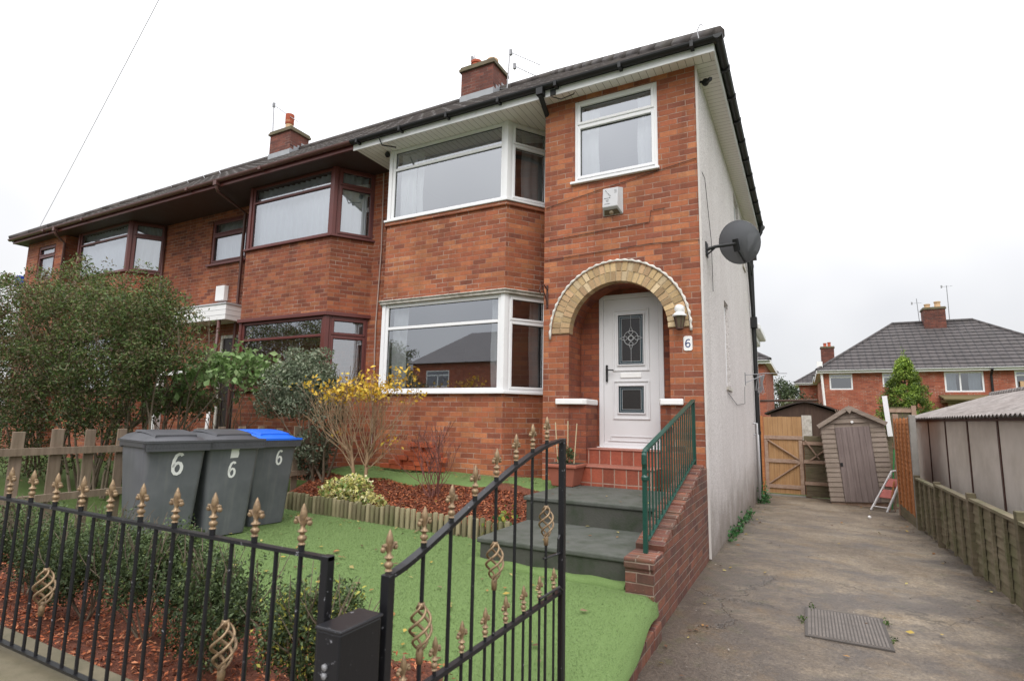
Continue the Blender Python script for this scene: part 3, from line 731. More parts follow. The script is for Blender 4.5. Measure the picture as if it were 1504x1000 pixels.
for i in range(24):
    a0 = math.pi*(1-i/24); a1 = math.pi*(1-(i+1)/24)
    P = [(AC+rr*math.cos(a), AZ+rr*math.sin(a)) for rr, a in ((AR-.004, a0), (AR-.004, a1), (AR+.243, a1), (AR+.243, a0))]
    mb.hexa([(P[0][0], -.012, P[0][1]), (P[1][0], -.012, P[1][1]), (P[1][0], .118, P[1][1]), (P[0][0], .118, P[0][1]), (P[3][0], -.012, P[3][1]), (P[2][0], -.012, P[2][1]), (P[2][0], .118, P[2][1]), (P[3][0], .118, P[3][1])])
mb.build('arch_mortar', plain('pale_arch_mortar', (.44, .34, .215), .9, .2, 30), arch)
mb = MB(); pts = []; rs = []
for i in range(181):
    a = math.pi*(1-i/180); sc = .006*math.sin(i*1.05); rr = AR+.266+sc*.5
    pts.append((AC+rr*math.cos(a), -.028, AZ+rr*math.sin(a)-.0)); rs.append(.016+.004*math.sin(i*1.05))
pts = [(AC-AR-.268, -.028, AZ-.07)]+pts+[(AC+AR+.268, -.028, AZ-.05)]; rs = [.017]+rs+[.017]
mb.tube(pts, rs, 8); mb.build('drip_moulding', M['white_dirty2'], arch, smooth=True)
# door
mb = MB(); fd = Fr((0, PB, 0), X, -Y); bars(mb, fd, dr[0], dr[1], dr[2], dr[3], .065, -.05, .012)
M['door_white'] = plain('white_door_upvc', (.66, .65, .66), .35, .04, 4)
dframe = mb.build('door', M['door_white'], h1, bevel=.006)
lx0, lx1, lz0, lz1 = dr[0]+.068, dr[1]-.068, dr[2]+.06, dr[3]-.068
def dpt(px, py):   # proportion of the leaf, from its top left
    return lx0+(lx1-lx0)*px, lz1-(lz1-lz0)*py
gx0, gx1 = dpt(.27, 0)[0], dpt(.74, 0)[0]
g1b, g1t = dpt(0, .465)[1], dpt(0, .115)[1]; g2b, g2t = dpt(0, .795)[1], dpt(0, .61)[1]
mb = MB(); wall(mb, Fr((0, PB, 0), X, -Y), lx0, lx1, lz0, lz1, [(gx0, gx1, g1b, g1t), (gx0, gx1, g2b, g2t)], .03)
for v in mb.v[:]: pass
leaf = mb.build('door_leaf', M['door_white'], dframe)
mb = MB(); fl = Fr((0, PB-.001, 0), X, -Y)
for zb, zt in ((g1b, g1t), (g2b, g2t)):
    bars(mb, fl, gx0-.075, gx1+.075, zb-.085, zt+.075, .022, 0, .014)
    bars(mb, fl, gx0-.014, gx1+.014, zb-.014, zt+.014, .018, 0, .018)
bars(mb, fl, lx0+.09, lx1-.09, lz0+.03, lz0+.10, .012, 0, .010); fl.box(mb, lx0+.06, lx1-.06, lz0+.028, lz0+.036, 0, .014)
mb.build('door_moulding', M['door_white'], dframe, bevel=.005)
mb = MB()
for zb, zt in ((g1b, g1t), (g2b, g2t)): mb.face([fl.p(gx0, zb, -.02), fl.p(gx1, zb, -.02), fl.p(gx1, zt, -.02), fl.p(gx0, zt, -.02)])
mb.build('door_glass', M['glass_obscure'], dframe)
mb = MB()
for zb, zt in ((g1b, g1t), (g2b, g2t)): bars(mb, fl, gx0+.002, gx1-.002, zb+.002, zt-.002, .045, -.018, -.014)
mb.build('leadlight', M['leadlight'], dframe)
for zb, zt in ((g2b, g2t), (g1b, g1t)):
    mb = MB()
    for k in (.02, .047): bars(mb, fl, gx0+k, gx1-k, zb+k, zt-k, .004, -.013, -.008)
    if zb == g2b: mb.build('lead_came', M['came'], dframe)
cx, cz = (gx0+gx1)/2, (g1b+g1t)/2+.02
def cirp(r, s=24, c=(0, 0)): return [(cx+c[0]+r*math.cos(2*math.pi*i/s), PB+.008, cz+c[1]+r*math.sin(2*math.pi*i/s)) for i in range(s+1)]
mb.tube(cirp(.10), .0045, 5); mb.tube(cirp(.034), .008, 6)
for a in range(4):
    d = a*math.pi/2; ux, uz = math.cos(d), math.sin(d)
    mb.tube([(cx+ux*t+uz*s, PB+.008, cz+uz*t+ux*s) for t, s in ((.045, 0), (.075, .03), (.115, .018), (.165, 0), (.115, -.018), (.075, -.03), (.045, 0))], .0045, 5)
    mb.tube([(cx+ux*.165, PB+.008, cz+uz*.165), (cx+ux*(.165 if a % 2 == 0 else .33), PB+.008, cz+uz*(.165 if a % 2 == 0 else .33))], .003, 5)
mb.build('lead_came', M['came'], dframe)
mb = MB(); hx, hz = dpt(.06, .53); mb.box(hx-.012, PB-.03, hz-.10, hx+.012, PB-.0, hz+.13); mb.tube([(hx, PB-.03, hz+.06), (hx, PB-.06, hz+.06), (hx+.11, PB-.062, hz+.055)], .009, 8)
mb.build('door_handle', M['black'], dframe, bevel=.004)
mb = MB(); a, b = dpt(.31, .555), dpt(.69, .52); mb.box(a[0], PB-.014, a[1], b[0], PB, b[1]); mb.build('letterbox', M['white'], dframe, bevel=.006, label='bright white letterbox flap')
mb = MB(); mb.box(dr[0]-.02, PB-.06, 1.185, dr[1]+.02, PB+.01, 1.207); mb.build('threshold', M['upvc'], dframe)
mb = MB(); mb.box(lx0, PB+.06, lz0, lx1, PB+.07, lz1); mb.build('hall_backing', M['room_dark'], dframe)
# tiled steps
mb = MB(); mb.box(-1.498, -.26, .752, -.532, -.012, .985); mb.box(-1.498, .06, .985, -.532, PB-.005, 1.188)
mb.box(-1.498, -.012, .752, -.532, .06, .984)
mb.build('tiled_step', M['tile_red'], h1, label='red quarry tiled step below the door')
mb = MB(); mb.box(-1.50, -.275, .983, -.531, .058, 1.003); mb.box(-1.496, .046, 1.184, -.533, PB-.03, 1.199); mb.build('step_nosing', plain('worn_step_edge', (.30, .11, .075), .6, .25, 20), h1, bevel=.006)
# upstairs porch window
window(h1, f0, wn[0], wn[1], wn[2], wn[3], 5.70, M['upvc'], M['glass'], .055, .04, -.015, curtains=((-1.63, -1.36, 4.9, 6.0, 1.0), (-.80, -.53, 4.9, 6.0, 2.2)), label='white window above the porch arch')
mb = MB(); f0.box(mb, wn[0]-.05, wn[1]+.02, wn[2]-.035, wn[2]+.0, -.05, .05); mb.build('sill', M['upvc'], h1, bevel=.005)
room(h1, -2.05, -.15, .14, 3.0, 3.75, 6.12, M['room'])
# main wall strip and bay
mb = MB(); fm = Fr((0, YW, 0), X, -Y); wall(mb, fm, -5.665, -5.50, 0, ZS); wall(mb, fm, -2.45, -2.12, 0, ZS); mb.build('main_wall', M['brick'], h1)
xa, xb = -5.144, -2.812; W = xb-xa
bay(h1, xa, xb, .4, 1.953, 3.40, 4.872, ZS-.004, M['upvc'], M['curtain'], M['brick'], 3.0, 5.78, .125,
    ((.12, .42, 2.0, 3.36, 1.3), (W-.30, W-.09, 2.0, 3.36, 2.1)), ((.14, .48, 4.92, 6.1, .7), (.5, .62, 4.92, 6.1, 2)), ((.50, .70, 2.0, 3.36, 1.1),), ((.32, .72, 4.92, 6.1, 1.7),))
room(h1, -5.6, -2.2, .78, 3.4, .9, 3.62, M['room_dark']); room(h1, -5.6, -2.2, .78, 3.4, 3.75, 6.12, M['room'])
mb = MB()   # weathered lead covered cornice above the lower bay window and brick sill course under the upper
for (z0, z1, o, nm) in ((3.40, 3.475, .05, 0),):
    pts = [(xa-.435-o, YW), (xa-o*.6, YB-o), (xb+o*.6, YB-o), (xb+.435+o, YW), (xb+.38, YW), (xb, YB+.05), (xa, YB+.05), (xa-.38, YW)]
    mb.prism([(a, b, z0+.002) for a, b in pts], (0, 0, .045)); o = .075
    pts = [(xa-.435-o, YW), (xa-o*.6, YB-o), (xb+o*.6, YB-o), (xb+.435+o, YW), (xb+.38, YW), (xb, YB+.05), (xa, YB+.05), (xa-.38, YW)]
    mb.prism([(a, b, z0+.047) for a, b in pts], (0, 0, .02))
mb.build('bay_cornice', M['white_dirty'], h1, bevel=.008, label='weathered peeling white cornice over lower bay window')
mb = MB(); o = .035
pts = [(xa-.435-o, YW), (xa-o*.6, YB-o), (xb+o*.6, YB-o), (xb+.435+o, YW), (xb+.38, YW), (xb, YB+.05), (xa, YB+.05), (xa-.38, YW)]
mb.prism([(a, b, 4.77) for a, b in pts], (0, 0, .065)); mb.build('brick_sill_course', M['brick'], h1, bevel=.012)
# gable
GL = 7.19
fg = Fr((.018, 0, 0), Y, X)
mb = MB(); wall(mb, fg, -.0, GL, -.25, ZS, [(2.02, 2.55, 2.1, 3.45), (4.1, 4.95, 4.9, 6.0), (5.5, 6.0, 4.9, 6.0)], .10)
mb.face([(.018, GL, -.25), (-3, GL, -.25), (-3, GL, ZS), (.018, GL, ZS)])
mb.face([(0, 0, 0), (.018, 0, 0), (.018, 0, ZS), (0, 0, ZS)])
mb.build('gable_wall', M['pebble'], h1, label='grey pebbledashed gable wall, dirty near the ground')
for (a, b, c, d) in ((2.02, 2.55, 2.1, 3.45), (4.1, 4.95, 4.9, 6.0), (5.5, 6.0, 4.9, 6.0)):
    window(h1, fg, a, b, c, d, None, M['upvc'], M['glass'], .055, .03, -.06)
    mb = MB(); fg.box(mb, a-.04, b+.04, c-.05, c, -.1, .03); mb.build('sill', M['white_dirty'], h1)
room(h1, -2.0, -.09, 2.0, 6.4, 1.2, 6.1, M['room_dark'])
mb = MB(); mb.box(-.002, -.018, .02, .024, .0-.002, ZS-.004); mb.build('corner_bead', plain('old_white_bead', (.56, .53, .50), .7, .15, 9), h1, label='pale bead where brick meets pebbledash')
# eaves
EX = .253; EF = -.238
mb = MB(); mb.box(-5.6646, EF, ZS, EX, YW+.1, ZS+.012); mb.build('soffit', M['soffit'], h1)
mb = MB(); mb.box(.004, .0, ZS-.003, EX-.002, GL+.12, ZS-.0005); mb.build('soffit', M['soffit_y'], h1)
mb = MB(); mb.box(-5.6646, EF-.018, ZS-.045, EX+.018, EF, ZS+.13); mb.box(EX, EF, ZS-.045, EX+.018, GL+.12, ZS+.13); mb.build('fascia', M['upvc'], h1)
mb = MB(); gutter_run(mb, (-5.66, EF-.075, EZ-.005), (EX+.13, EF-.075, EZ-.005)); gutter_run(mb, (EX+.075, EF-.13, EZ-.006), (EX+.075, GL+.15, EZ-.006))
for x in [-5.5+.92*i for i in range(7)]: mb.box(x-.02, EF-.135, EZ-.08, x+.02, EF-.019, EZ-.0)
for y in [.35+.72*i for i in range(10)]: mb.box(EX+.019, y-.02, EZ-.08, EX+.137, y+.02, EZ-.001)
mb.box(-5.66, EF-.019-.004, ZS+.06, EX+.022, EF-.0185, EZ+.03); mb.box(EX+.0185, EF, ZS+.06, EX+.023, GL+.12, EZ+.03)
gt = mb.build('gutter', M['black'], h1)
mb = MB(); mb.tube([(-2.06, EF-.08, EZ-.06), (-2.06, EF-.08, EZ-.14), (-2.16, .45, EZ-.42), (-2.19, .60, EZ-.52), (-2.19, .66, 1.0)], .036, 10); mb.box(-2.11, EF-.13, EZ-.14, -2.01, EF-.022, EZ-.04)
mb.build('downpipe', M['black'], h1, autosmooth=50, label='black downpipe bending back under the front eaves')
mb = MB(); mb.tube([(EX+.07, 7.0, EZ-.05), (EX+.07, 7.0, EZ-.2), (.085, 7.0, 5.6), (.085, 7.0, gz(7))], .05, 10); mb.tube([(.085, 7.08, 5.0), (.075, 5.9, 5.35)], .03, 8)
for z in (5.2, 3.9, 2.6, 1.3): mb.lathe([(.058, z), (.058, z+.07)], (.085, 7.0, 0), 10)
mb.tube([(.075, 6.2, 5.35), (.075, 6.95, 4.05), (.10, 7.0, 3.9)], .028, 8); mb.box(.03, 6.9, 3.75, .16, 7.1, 4.0)
mb.build('downpipe', M['black'], h1, autosmooth=50, label='tall black downpipe at the back end of the gable')
mb = MB()
for y, z in ((6.35, 1.55), (6.55, 1.3)): mb.tube([(.03, y, z), (.10, y, z), (.10, y+.1, gz(7)+.1)], .026, 8)
mb.build('waste_pipe', M['grey_box'], h1, smooth=True)
# rear extension glimpsed past the gable
mb = MB(); mb.box(-3, GL+.003, -.3, -.02, 9.4, 3.75); ex = mb.build('rear_extension', M['white'], h1)
mb = MB(); mb.box(-3.1, GL+.01, 3.753, .20, 9.55, 3.90); mb.box(-3.05, GL+.005, 3.6, .06, 9.47, 3.752); mb.build('extension_fascia', M['white'], ex, bevel=.03)
roof_part(h1, -5.665, EX+.075, False, True)
chimney(h1, -5.80, -4.93, 3.2, 3.86, 8.4, 9.78, [(-5.58, 3.5, .12, .30, M['pot_red']), (-5.13, 3.5, .125, .20, M['pot_buff'])])
# cables on the front wall, as parts of the house
mb = MB(); mb.tube([(-2.1, -.012, 4.55), (-1.3, -.014, 4.68), (-.5, -.014, 4.80), (-.02, -.012, 4.87), (.035, .3, 4.72), (.035, .72, 4.0), (.035, .74, 3.3)], .0042, 5); mb.build('wall_cable', M['cable'], h1)
mb = MB(); mb.tube([(-2.1, -.012, 3.78), (-1.5, -.012, 3.80), (-.6, -.012, 3.83), (.03, -.012, 3.80)], .0042, 5); mb.build('wall_cable', M['cable'], h1)
mb = MB(); mb.tube([(-2.1, -.012, 4.06), (-1.2, -.012, 4.10), (-.62, -.012, 4.12), (-.60, -.012, 4.27), (-.42, -.012, 4.28)], .0042, 5); mb.build('wall_cable', M['cable'], h1)
mb = MB(); mb.tube([(.035, 2.05, 2.0), (.035, 3.2, 1.86), (.035, 4.6, 1.92), (.035, 4.7, 2.25)], .0042, 5); mb.build('wall_cable', M['cable'], h1)
mb = MB(); mb.tube([(-1.95, EF+.03, ZS-.02), (-1.8, EF+.05, ZS-.09), (-1.6, EF+.04, ZS-.07), (-1.62, EF+.1, ZS-.01)], .008, 5); mb.box(-1.93, EF-.035, ZS-.05, -1.85, EF-.019, ZS+.04)
mb.build('loose_eaves_cable', M['cable'], h1)
mb = MB(); mb.tube([(-5.05, EF-.08, EZ-.05), (-5.0, EF-.03, EZ-.2), (-4.9, EF+.2, ZS-.05)], .012, 6); mb.build('loose_eaves_cable', M['cable'], h1)

# ================================================================ HOUSES TWO AND THREE (brown windows)
P1, P2, P3 = -5.665, -12.55, -18.1
h2 = thing('terraced_house', (-9.1, 3.6, 0), 'middle brick terrace house with brown bay windows and white flat door canopy', 'house')
h3 = thing('terraced_house', (-15.3, 3.6, 0), 'far left brick terrace house with brown windows behind the big bush', 'house')
BK = M['brick_old']
mb = MB(); d2 = (-10.30, -9.62, .85, 3.25); w2 = (-10.95, -9.66, 4.92, 5.97)
wall(mb, fm, P2, P1-.001, 0, ZS, [d2, w2]); mb.build('front_wall', BK, h2)
xa, xb = -8.805, -6.452; W = xb-xa
bay(h2, xa, xb, .3, 2.02, 3.33, 4.83, ZS-.004, M['brown'], M['fabric_sheet'], BK, 2.98, 5.80, .13, (), ((.04, 2.3, 4.88, 6.1, 1.1),), (), ((.02, .74, 4.88, 6.1, .5),), sash=.045)
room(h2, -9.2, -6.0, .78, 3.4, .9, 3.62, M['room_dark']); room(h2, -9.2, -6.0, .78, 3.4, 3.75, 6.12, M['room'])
mb = MB(); o = .05
pts = [(xa-.435-o, YW), (xa-o*.6, YB-o), (xb+o*.6, YB-o), (xb+.435+o, YW), (xb+.38, YW), (xb, YB+.05), (xa, YB+.05), (xa-.38, YW)]
mb.prism([(a, b, 3.332) for a, b in pts], (0, 0, .07)); mb.build('bay_cornice', M['brown'], h2, bevel=.006)
window(h2, fm, w2[0], w2[1], w2[2], w2[3], 5.62, M['brown'], M['glass'], .07, .035, -.02, curtains=((-10.9, -9.7, 4.95, 5.95, .9),), cmat=M['fabric_sheet'], label='small brown upstairs window with pale curtain')
mb = MB(); fm.box(mb, w2[0]-.05, w2[1]+.05, w2[2]-.04, w2[2], -.05, .06); mb.build('sill', M['brown'], h2)
room(h2, -11.2, -9.4, .86, 3, 3.75, 6.12, M['room'])
mb = MB(); bars(mb, fm, d2[0], d2[1], d2[2], d2[3], .07, -.08, -.01); dd = mb.build('door', M['white_dirty'], h2, label='dark brown front door in a pale frame')
mb = MB(); fm.box(mb, d2[0]+.07, d2[1]-.07, d2[2]+.05, d2[3]-.07, -.075, -.04); lf = mb.build('door_leaf', M['door_dark'], dd)
mb = MB()
for zz in (1.2, 2.0): bars(mb, fm, d2[0]+.16, d2[1]-.16, zz, zz+.65, .03, -.04, -.028)
mb.build('door_panel', M['door_dark'], dd, bevel=.005)
mb = MB(); mb.box(-11.35, .30, 3.50, -9.56, YW-.002, 3.83); cn = mb.build('door_canopy', M['white'], h2, bevel=.006, label='white boarded flat canopy over the brown door')
mb = MB(); mb.box(-11.37, .28, 3.83, -9.54, YW-.003, 3.86)
for z in (3.6, 3.71): mb.box(-11.36, .296, z, -9.555, .3005, z+.008); mb.box(-9.5605, .30, z, -9.556, YW-.01, z+.008)
mb.build('canopy_trim', M['grey_box'], cn)
mb = MB(); mb.tube([(-9.86, .34, 1.6), (-9.80, .34, 3.5)], .035, 10); mb.build('canopy_post', M['brown_gutter'], cn, smooth=True)
mb = MB(); mb.tube([(-9.95, .34, .3), (-9.86, .34, 1.6)], .036, 10); mb.build('canopy_post', M['white'], cn, smooth=True, label='white painted lower part of the canopy post')
mb = MB()   # white passage frame between the two houses, seen through the bush
mb.box(-12.35, .60, .4, -12.22, YW-.003, 3.3); mb.box(-12.21, .62, 2.4, -11.3, YW-.002, 2.5); mb.box(-12.36, .58, 1.0, -12.18, .599, 1.9); mb.build('white_passage_frame', M['white'], h2)
# house three
mb = MB(); wall(mb, fm, -16.02, P2-.001, 0, ZS); w3 = (-17.45, -16.5, 5.0, 5.98)
wall(mb, f0, P3, -16.02, 0, ZS, [w3]); mb.face([(-16.02, YW, 0), (-16.02, 0, 0), (-16.02, 0, ZS), (-16.02, YW, ZS)])
mb.face([(P3, 0, 0), (P3, 7.19, 0), (P3, 7.19, ZS), (P3, 0, ZS)]); mb.build('front_wall', BK, h3)
xa, xb = -15.60, -13.21
bay(h3, xa, xb, .3, 2.02, 3.33, 4.90, ZS-.004, M['brown'], M['fabric_sheet'], BK, 2.98, 5.80, .13, (), ((.04, 2.3, 4.93, 6.1, 1.9),), (), ((.02, .74, 4.93, 6.1, 2.5),), sash=.045)
room(h3, -15.9, -12.8, .78, 3.4, .9, 3.62, M['room_dark']); room(h3, -15.9, -12.8, .78, 3.4, 3.75, 6.12, M['room'])
window(h3, f0, w3[0], w3[1], w3[2], w3[3], 5.70, M['brown'], M['glass'], .07, .03, -.02, curtains=((-17.4, -16.55, 5.05, 5.95, .9),), cmat=M['fabric_sheet'])
room(h3, -17.8, -16.2, .14, 2.5, 3.75, 6.12, M['room'])
for h, a, b in ((h2, P2, P1), (h3, P3-EX, P2)):
    mb = MB(); mb.box(a+.0006, EF, ZS, b-.0006, YW+.1, ZS+.012); mb.build('soffit', M['brown_soffit'], h)
    mb = MB(); mb.box(a+.0006, EF-.018, ZS-.02, b-.0006, EF, ZS+.13); mb.box(a+.0006, EF-.030, ZS-.02, b-.0006, EF-.0185, ZS+.03)
    if h is h3: mb.box(a-.018, EF, ZS-.01, a, 7.3, ZS+.13)
    mb.build('fascia', M['brown'], h)
    mb = MB(); gutter_run(mb, (a-.08 if h is h3 else a, EF-.075, EZ-.004), (b-.006, EF-.075, EZ-.004))
    k = int((b-a)/2.3)
    for i in range(1, k+1): mb.box(a+(b-a)*i/(k+1)-.035, EF-.137, EZ-.066, a+(b-a)*i/(k+1)+.035, EF-.014, EZ+.002)
    mb.box(a+.0006, EF-.0188, ZS+.06, b-.0006, EF-.0183, EZ+.03); mb.build('gutter', M['brown_gutter'], h)
for h, x, e in ((h2, -9.30, (-9.7, .66, 5.95)), (h3, -15.86, (-15.95, -.04, 5.9))):
    mb = MB(); mb.tube([(x, EF-.075, EZ-.04), (x, EF-.075, EZ-.16), (x-.02, EF-.03, EZ-.22), e, (e[0]-.01, e[1], .3)], .034, 8); mb.box(x-.05, EF-.13, EZ-.12, x+.05, EF-.03, EZ-.03)
    mb.build('downpipe', M['brown_gutter'], h, autosmooth=50)
mb = MB(); mb.tube([(-12.75, .70, 6.1), (-12.72, .70, .3)], .025, 8); mb.build('waste_pipe', M['brown_gutter'], h3, smooth=True)
mb = MB(); mb.tube([(-5.80, .70, 6.12), (-5.78, .715, 4.6), (-5.82, .715, 3.2), (-5.77, .715, 1.0)], .011, 6); mb.build('wall_cable', plain('pale_cable', (.4, .3, .26), .6), h2)
roof_part(h2, P2, P1, False, False); roof_part(h3, P3-EX-.075, P2, True, False)
chimney(h2, -12.48, -11.62, 3.2, 3.85, 8.4, 9.74, [(-12.08, 3.5, .11, .42, M['pot_buff']), ])
mb = MB(); mb.lathe([(.115, 10.05), (.125, 10.07), (.125, 10.36), (.1, 10.37)], (-12.08, 3.5, 0), 12); mb.build('chimney_pot', M['pot_red'], [c for c in h2.children if c.name.startswith('chimney')][0], autosmooth=40)

# ---------------------------------------------------------------- things fixed on the houses
def aerial(base, top, arms, label, foot=None):
    mb = MB(); t = thing('tv_aerial', base, label, 'tv aerial'); mb.tube([base, top], .018, 6)
    if foot: mb.tube([base, foot], .014, 6)
    mb.build('mast', M['galv'], t)
    for a, b, k in arms:
        mb = MB(); a = Vector(a); b = Vector(b); mb.tube([a, b], .009, 5); d = (b-a).normalized(); s = d.cross(Z).normalized()
        for i in range(k):
            p = a.lerp(b, (i+.5)/k); l = .11-.04*i/k; mb.tube([p-s*l, p+s*l], .0035, 4)
        p = a+d*.03; mb.box(p.x-.03, p.y-.03, p.z-.07, p.x+.03, p.y+.03, p.z+.07); mb.build('antenna_boom', M['galv'], t)
aerial((-4.72, 3.5, 9.15), (-4.66, 3.5, 10.12), (((-4.67, 3.5, 10.06), (-3.95, 3.7, 9.62), 7), ((-4.55, 3.48, 9.66), (-3.95, 3.7, 9.3), 8)), 'tall dark tv aerial with two arms right of the brick chimney', (-4.95, 3.5, 9.2))
aerial((-5.72, 3.75, 9.7), (-5.80, 3.75, 10.5), (((-5.9, 3.75, 10.42), (-5.2, 3.9, 10.02), 7),), 'thin tv aerial behind the red pot of the nearer chimney')
aerial((-12.75, 3.5, 9.1), (-12.85, 3.5, 10.95), (((-12.87, 3.5, 10.9), (-11.6, 3.4, 9.98), 9),), 'long tv aerial standing left of the further chimney', (-12.5, 3.5, 9.2))
mb = MB(); mb.tube([(.10, -.28, 6.3), (.08, -.28, 6.42), (.12, -.28, 6.5), (.15, -.28, 6.47)], .008, 5); mb.build('corner_wire', M['galv'], None, label='small bent wire standing on the roof corner', cat='wire')
# satellite dish, seen from behind
dt = thing('satellite_dish', (.02, .36, 3.76), 'dark grey mesh satellite dish on a wall arm at the gable corner', 'satellite dish')
C0 = Vector((.375, .55, 3.87)); ax = Vector((.25, .88, .36)).normalized(); s1 = ax.cross(Z).normalized(); s2 = s1.cross(ax)
mb = MB(); nr, na = 7, 36; RD = .262
for side, off in ((0, 0), (1, .012)):
    b = len(mb.v)
    for i in range(nr+1):
        r = RD*i/nr
        for k in range(na):
            a = 2*math.pi*k/na; mb.v.append(tuple(C0+s1*r*math.cos(a)+s2*r*1.07*math.sin(a)+ax*(.075*(r/RD)**2+off)))
    for i in range(nr):
        for k in range(na): mb.f.append((b+i*na+k, b+i*na+(k+1) % na, b+(i+1)*na+(k+1) % na, b+(i+1)*na+k))
mb.tube([C0+s1*RD*math.cos(a)+s2*RD*1.07*math.sin(a)+ax*.081 for a in [2*math.pi*k/na for k in range(na+1)]], .008, 6)
mb.build('dish', M['dish'], dt, autosmooth=40)
mb = MB(); mb.tube([(.03, .34, 3.77), (.13, .36, 3.80), C0-ax*.06], .022, 8); mb.bar(C0-ax*.05-s2*.10, C0-ax*.05+s2*.06, .05, .06, s1); mb.box(.019, .27, 3.68, .033, .43, 3.86)
mb.tube([(.03, .34, 3.70), (.12, .36, 3.78)], .012, 6); mb.build('mounting_arm', M['black'], dt)
mb = MB(); e = C0-s2*.26+ax*.05+s1*.03; l = C0-s2*.22+ax*.34+s1*.06; mb.tube([C0-ax*.03-s2*.08, e, l], .012, 6); mb.ball(l, (.035, .05, .035)); mb.box(l.x-.03, l.y-.02, l.z-.05, l.x+.03, l.y+.1, l.z+.05)
mb.build('feed_arm', M['black'], dt)
# alarm box
ab = thing('alarm_box', (-1.10, 0, 4.27), 'pale grey burglar alarm box on the brick above the arch', 'alarm box')
mb = MB()
fr = [(-1.245, -.004, 4.29), (-.965, -.004, 4.29), (-.965, -.004, 4.665), (-1.245, -.004, 4.665)]
bk = [(-1.225, -.105, 4.385), (-1.02, -.105, 4.385), (-1.02, -.075, 4.655), (-1.225, -.075, 4.655)]
mb.hexa([fr[0], fr[1], bk[1], bk[0], fr[3], fr[2], bk[2], bk[3]]); mb.build('case', M['grey_box'], ab, bevel=.008)
mb = MB(); mb.face([(-1.205, -.075, 4.352), (-1.03, -.075, 4.352), (-1.0, -.02, 4.299), (-1.225, -.02, 4.299)]); mb.build('lens_plate', plain('bronze_lens', (.13, .10, .07), .3, .2), ab)
mb = MB(); mb.lathe([(.026, 0), (.03, .01), (.014, .018)], (0, 0, 0), 12)
rot = Matrix.Rotation(R(-45), 4, 'X'); mb.v = [tuple(rot@Vector(p)*-1+Vector((-1.115, -.048, 4.320))) for p in mb.v]; mb.build('strobe', plain('strobe', (.35, .28, .2), .3), ab)
mb = MB()
def apt(u, v): return (-1.225+.205*u, -.1065+.03*v, 4.385+.27*v)
def apatch(u0, u1, v0, v1): mb.face([apt(u0, v0), apt(u1, v0), apt(u1, v1), apt(u0, v1)])
for (u0, u1, v) in ((.12, .42, .44), (.22, .44, .34), (.26, .40, .27), (.14, .5, .14), (.10, .2, .45)): apatch(u0, u1, v, v+.022)
apatch(.44, .52, .45, .50)
for u, v in ((.16, .86), (.20, .80), (.27, .72), (.36, .66), (.40, .60), (.47, .56)): apatch(u, u+.07, v, v+.035)
for v in (.70, .77, .84): apatch(.78, .95, v, v+.018)
mb.build('printed_marks', M['ink'], ab)
# lantern by the arch
lt = thing('wall_lantern', (-.245, 0, 2.66), 'white carriage lantern hanging at the right foot of the arch', 'wall lamp')
lx, ly = -.25, -.115
mb = MB(); mb.lathe([(.085, 2.835), (.088, 2.85), (.045, 2.885), (.05, 2.90), (.062, 2.93), (.05, 2.965), (.02, 2.98)], (lx, ly, 0), 12)
mb.box(lx-.03, -.09, 2.90, lx+.03, -.004, 2.95); mb.box(lx-.045, -.02, 2.84, lx+.045, -.003, 3.0); mb.build('cap', M['white'], lt, autosmooth=40)
mb = MB(); mb.lathe([(.038, 2.69), (.066, 2.835)], (lx, ly, 0), 6); mb.build('glass_body', M['lamp_glass'], lt)
mb = MB()
for k in range(6):
    a = math.pi/3*k; mb.tube([(lx+.04*math.cos(a), ly+.04*math.sin(a), 2.69), (lx+.068*math.cos(a), ly+.068*math.sin(a), 2.835)], .006, 5)
mb.lathe([(.02, 2.665), (.044, 2.68), (.044, 2.695)], (lx, ly, 0), 10); mb.build('lantern_frame', M['rust_strip'], lt)

def ribbon(pts, wd, fr, d=0, mb=None):
    mb = mb or MB(); n = len(pts); L = []; Rr = []
    for i, (u, v) in enumerate(pts):
        a = pts[max(0, i-1)]; b = pts[min(n-1, i+1)]; du, dv = b[0]-a[0], b[1]-a[1]; l = math.hypot(du, dv) or 1
        L.append(fr.p(u-dv/l*wd/2, v+du/l*wd/2, d)); Rr.append(fr.p(u+dv/l*wd/2, v-du/l*wd/2, d))
    for i in range(n-1): mb.face([L[i], Rr[i], Rr[i+1], L[i+1]])
    return mb
def six(cx, cz, w, h):   # the stroke of a figure 6
    pts = [(cx+w*.42, cz+h*.40), (cx+w*.30, cz+h*.485), (cx+w*.08, cz+h*.5), (cx-w*.2, cz+h*.42), (cx-w*.40, cz+h*.18), (cx-w*.46, cz-h*.1), (cx-w*.40, cz-h*.34), (cx-w*.2, cz-h*.48), (cx+w*.06, cz-h*.5)]
    pts += [(cx+w*.30, cz-h*.44), (cx+w*.45, cz-h*.28), (cx+w*.45, cz-h*.12), (cx+w*.3, cz+h*.02), (cx+w*.04, cz+h*.06), (cx-w*.22, cz+h*.0), (cx-w*.42, cz-h*.16)]
    return pts
np_ = thing('house_number_plate', (-.175, 0, 2.42), 'white plate with blue figure 6 on the brick pier below the lantern', 'number plate')
fn = Fr((0, -.004, 0), X, -Y)
mb = MB(); c = .015; u0, u1, v0, v1 = -.228, -.125, 2.425, 2.605
mb.prism([fn.p(*q) for q in ((u0+c, v0), (u1-c, v0), (u1, v0+c), (u1, v1-c), (u1-c, v1), (u0+c, v1), (u0, v1-c), (u0, v0+c))], (0, -.008, 0)); mb.build('plate', M['white'], np_)
ribbon(six(-.178, 2.515, .055, .092), .014, fn, .0095).build('number_six', M['blue_ink'], np_)
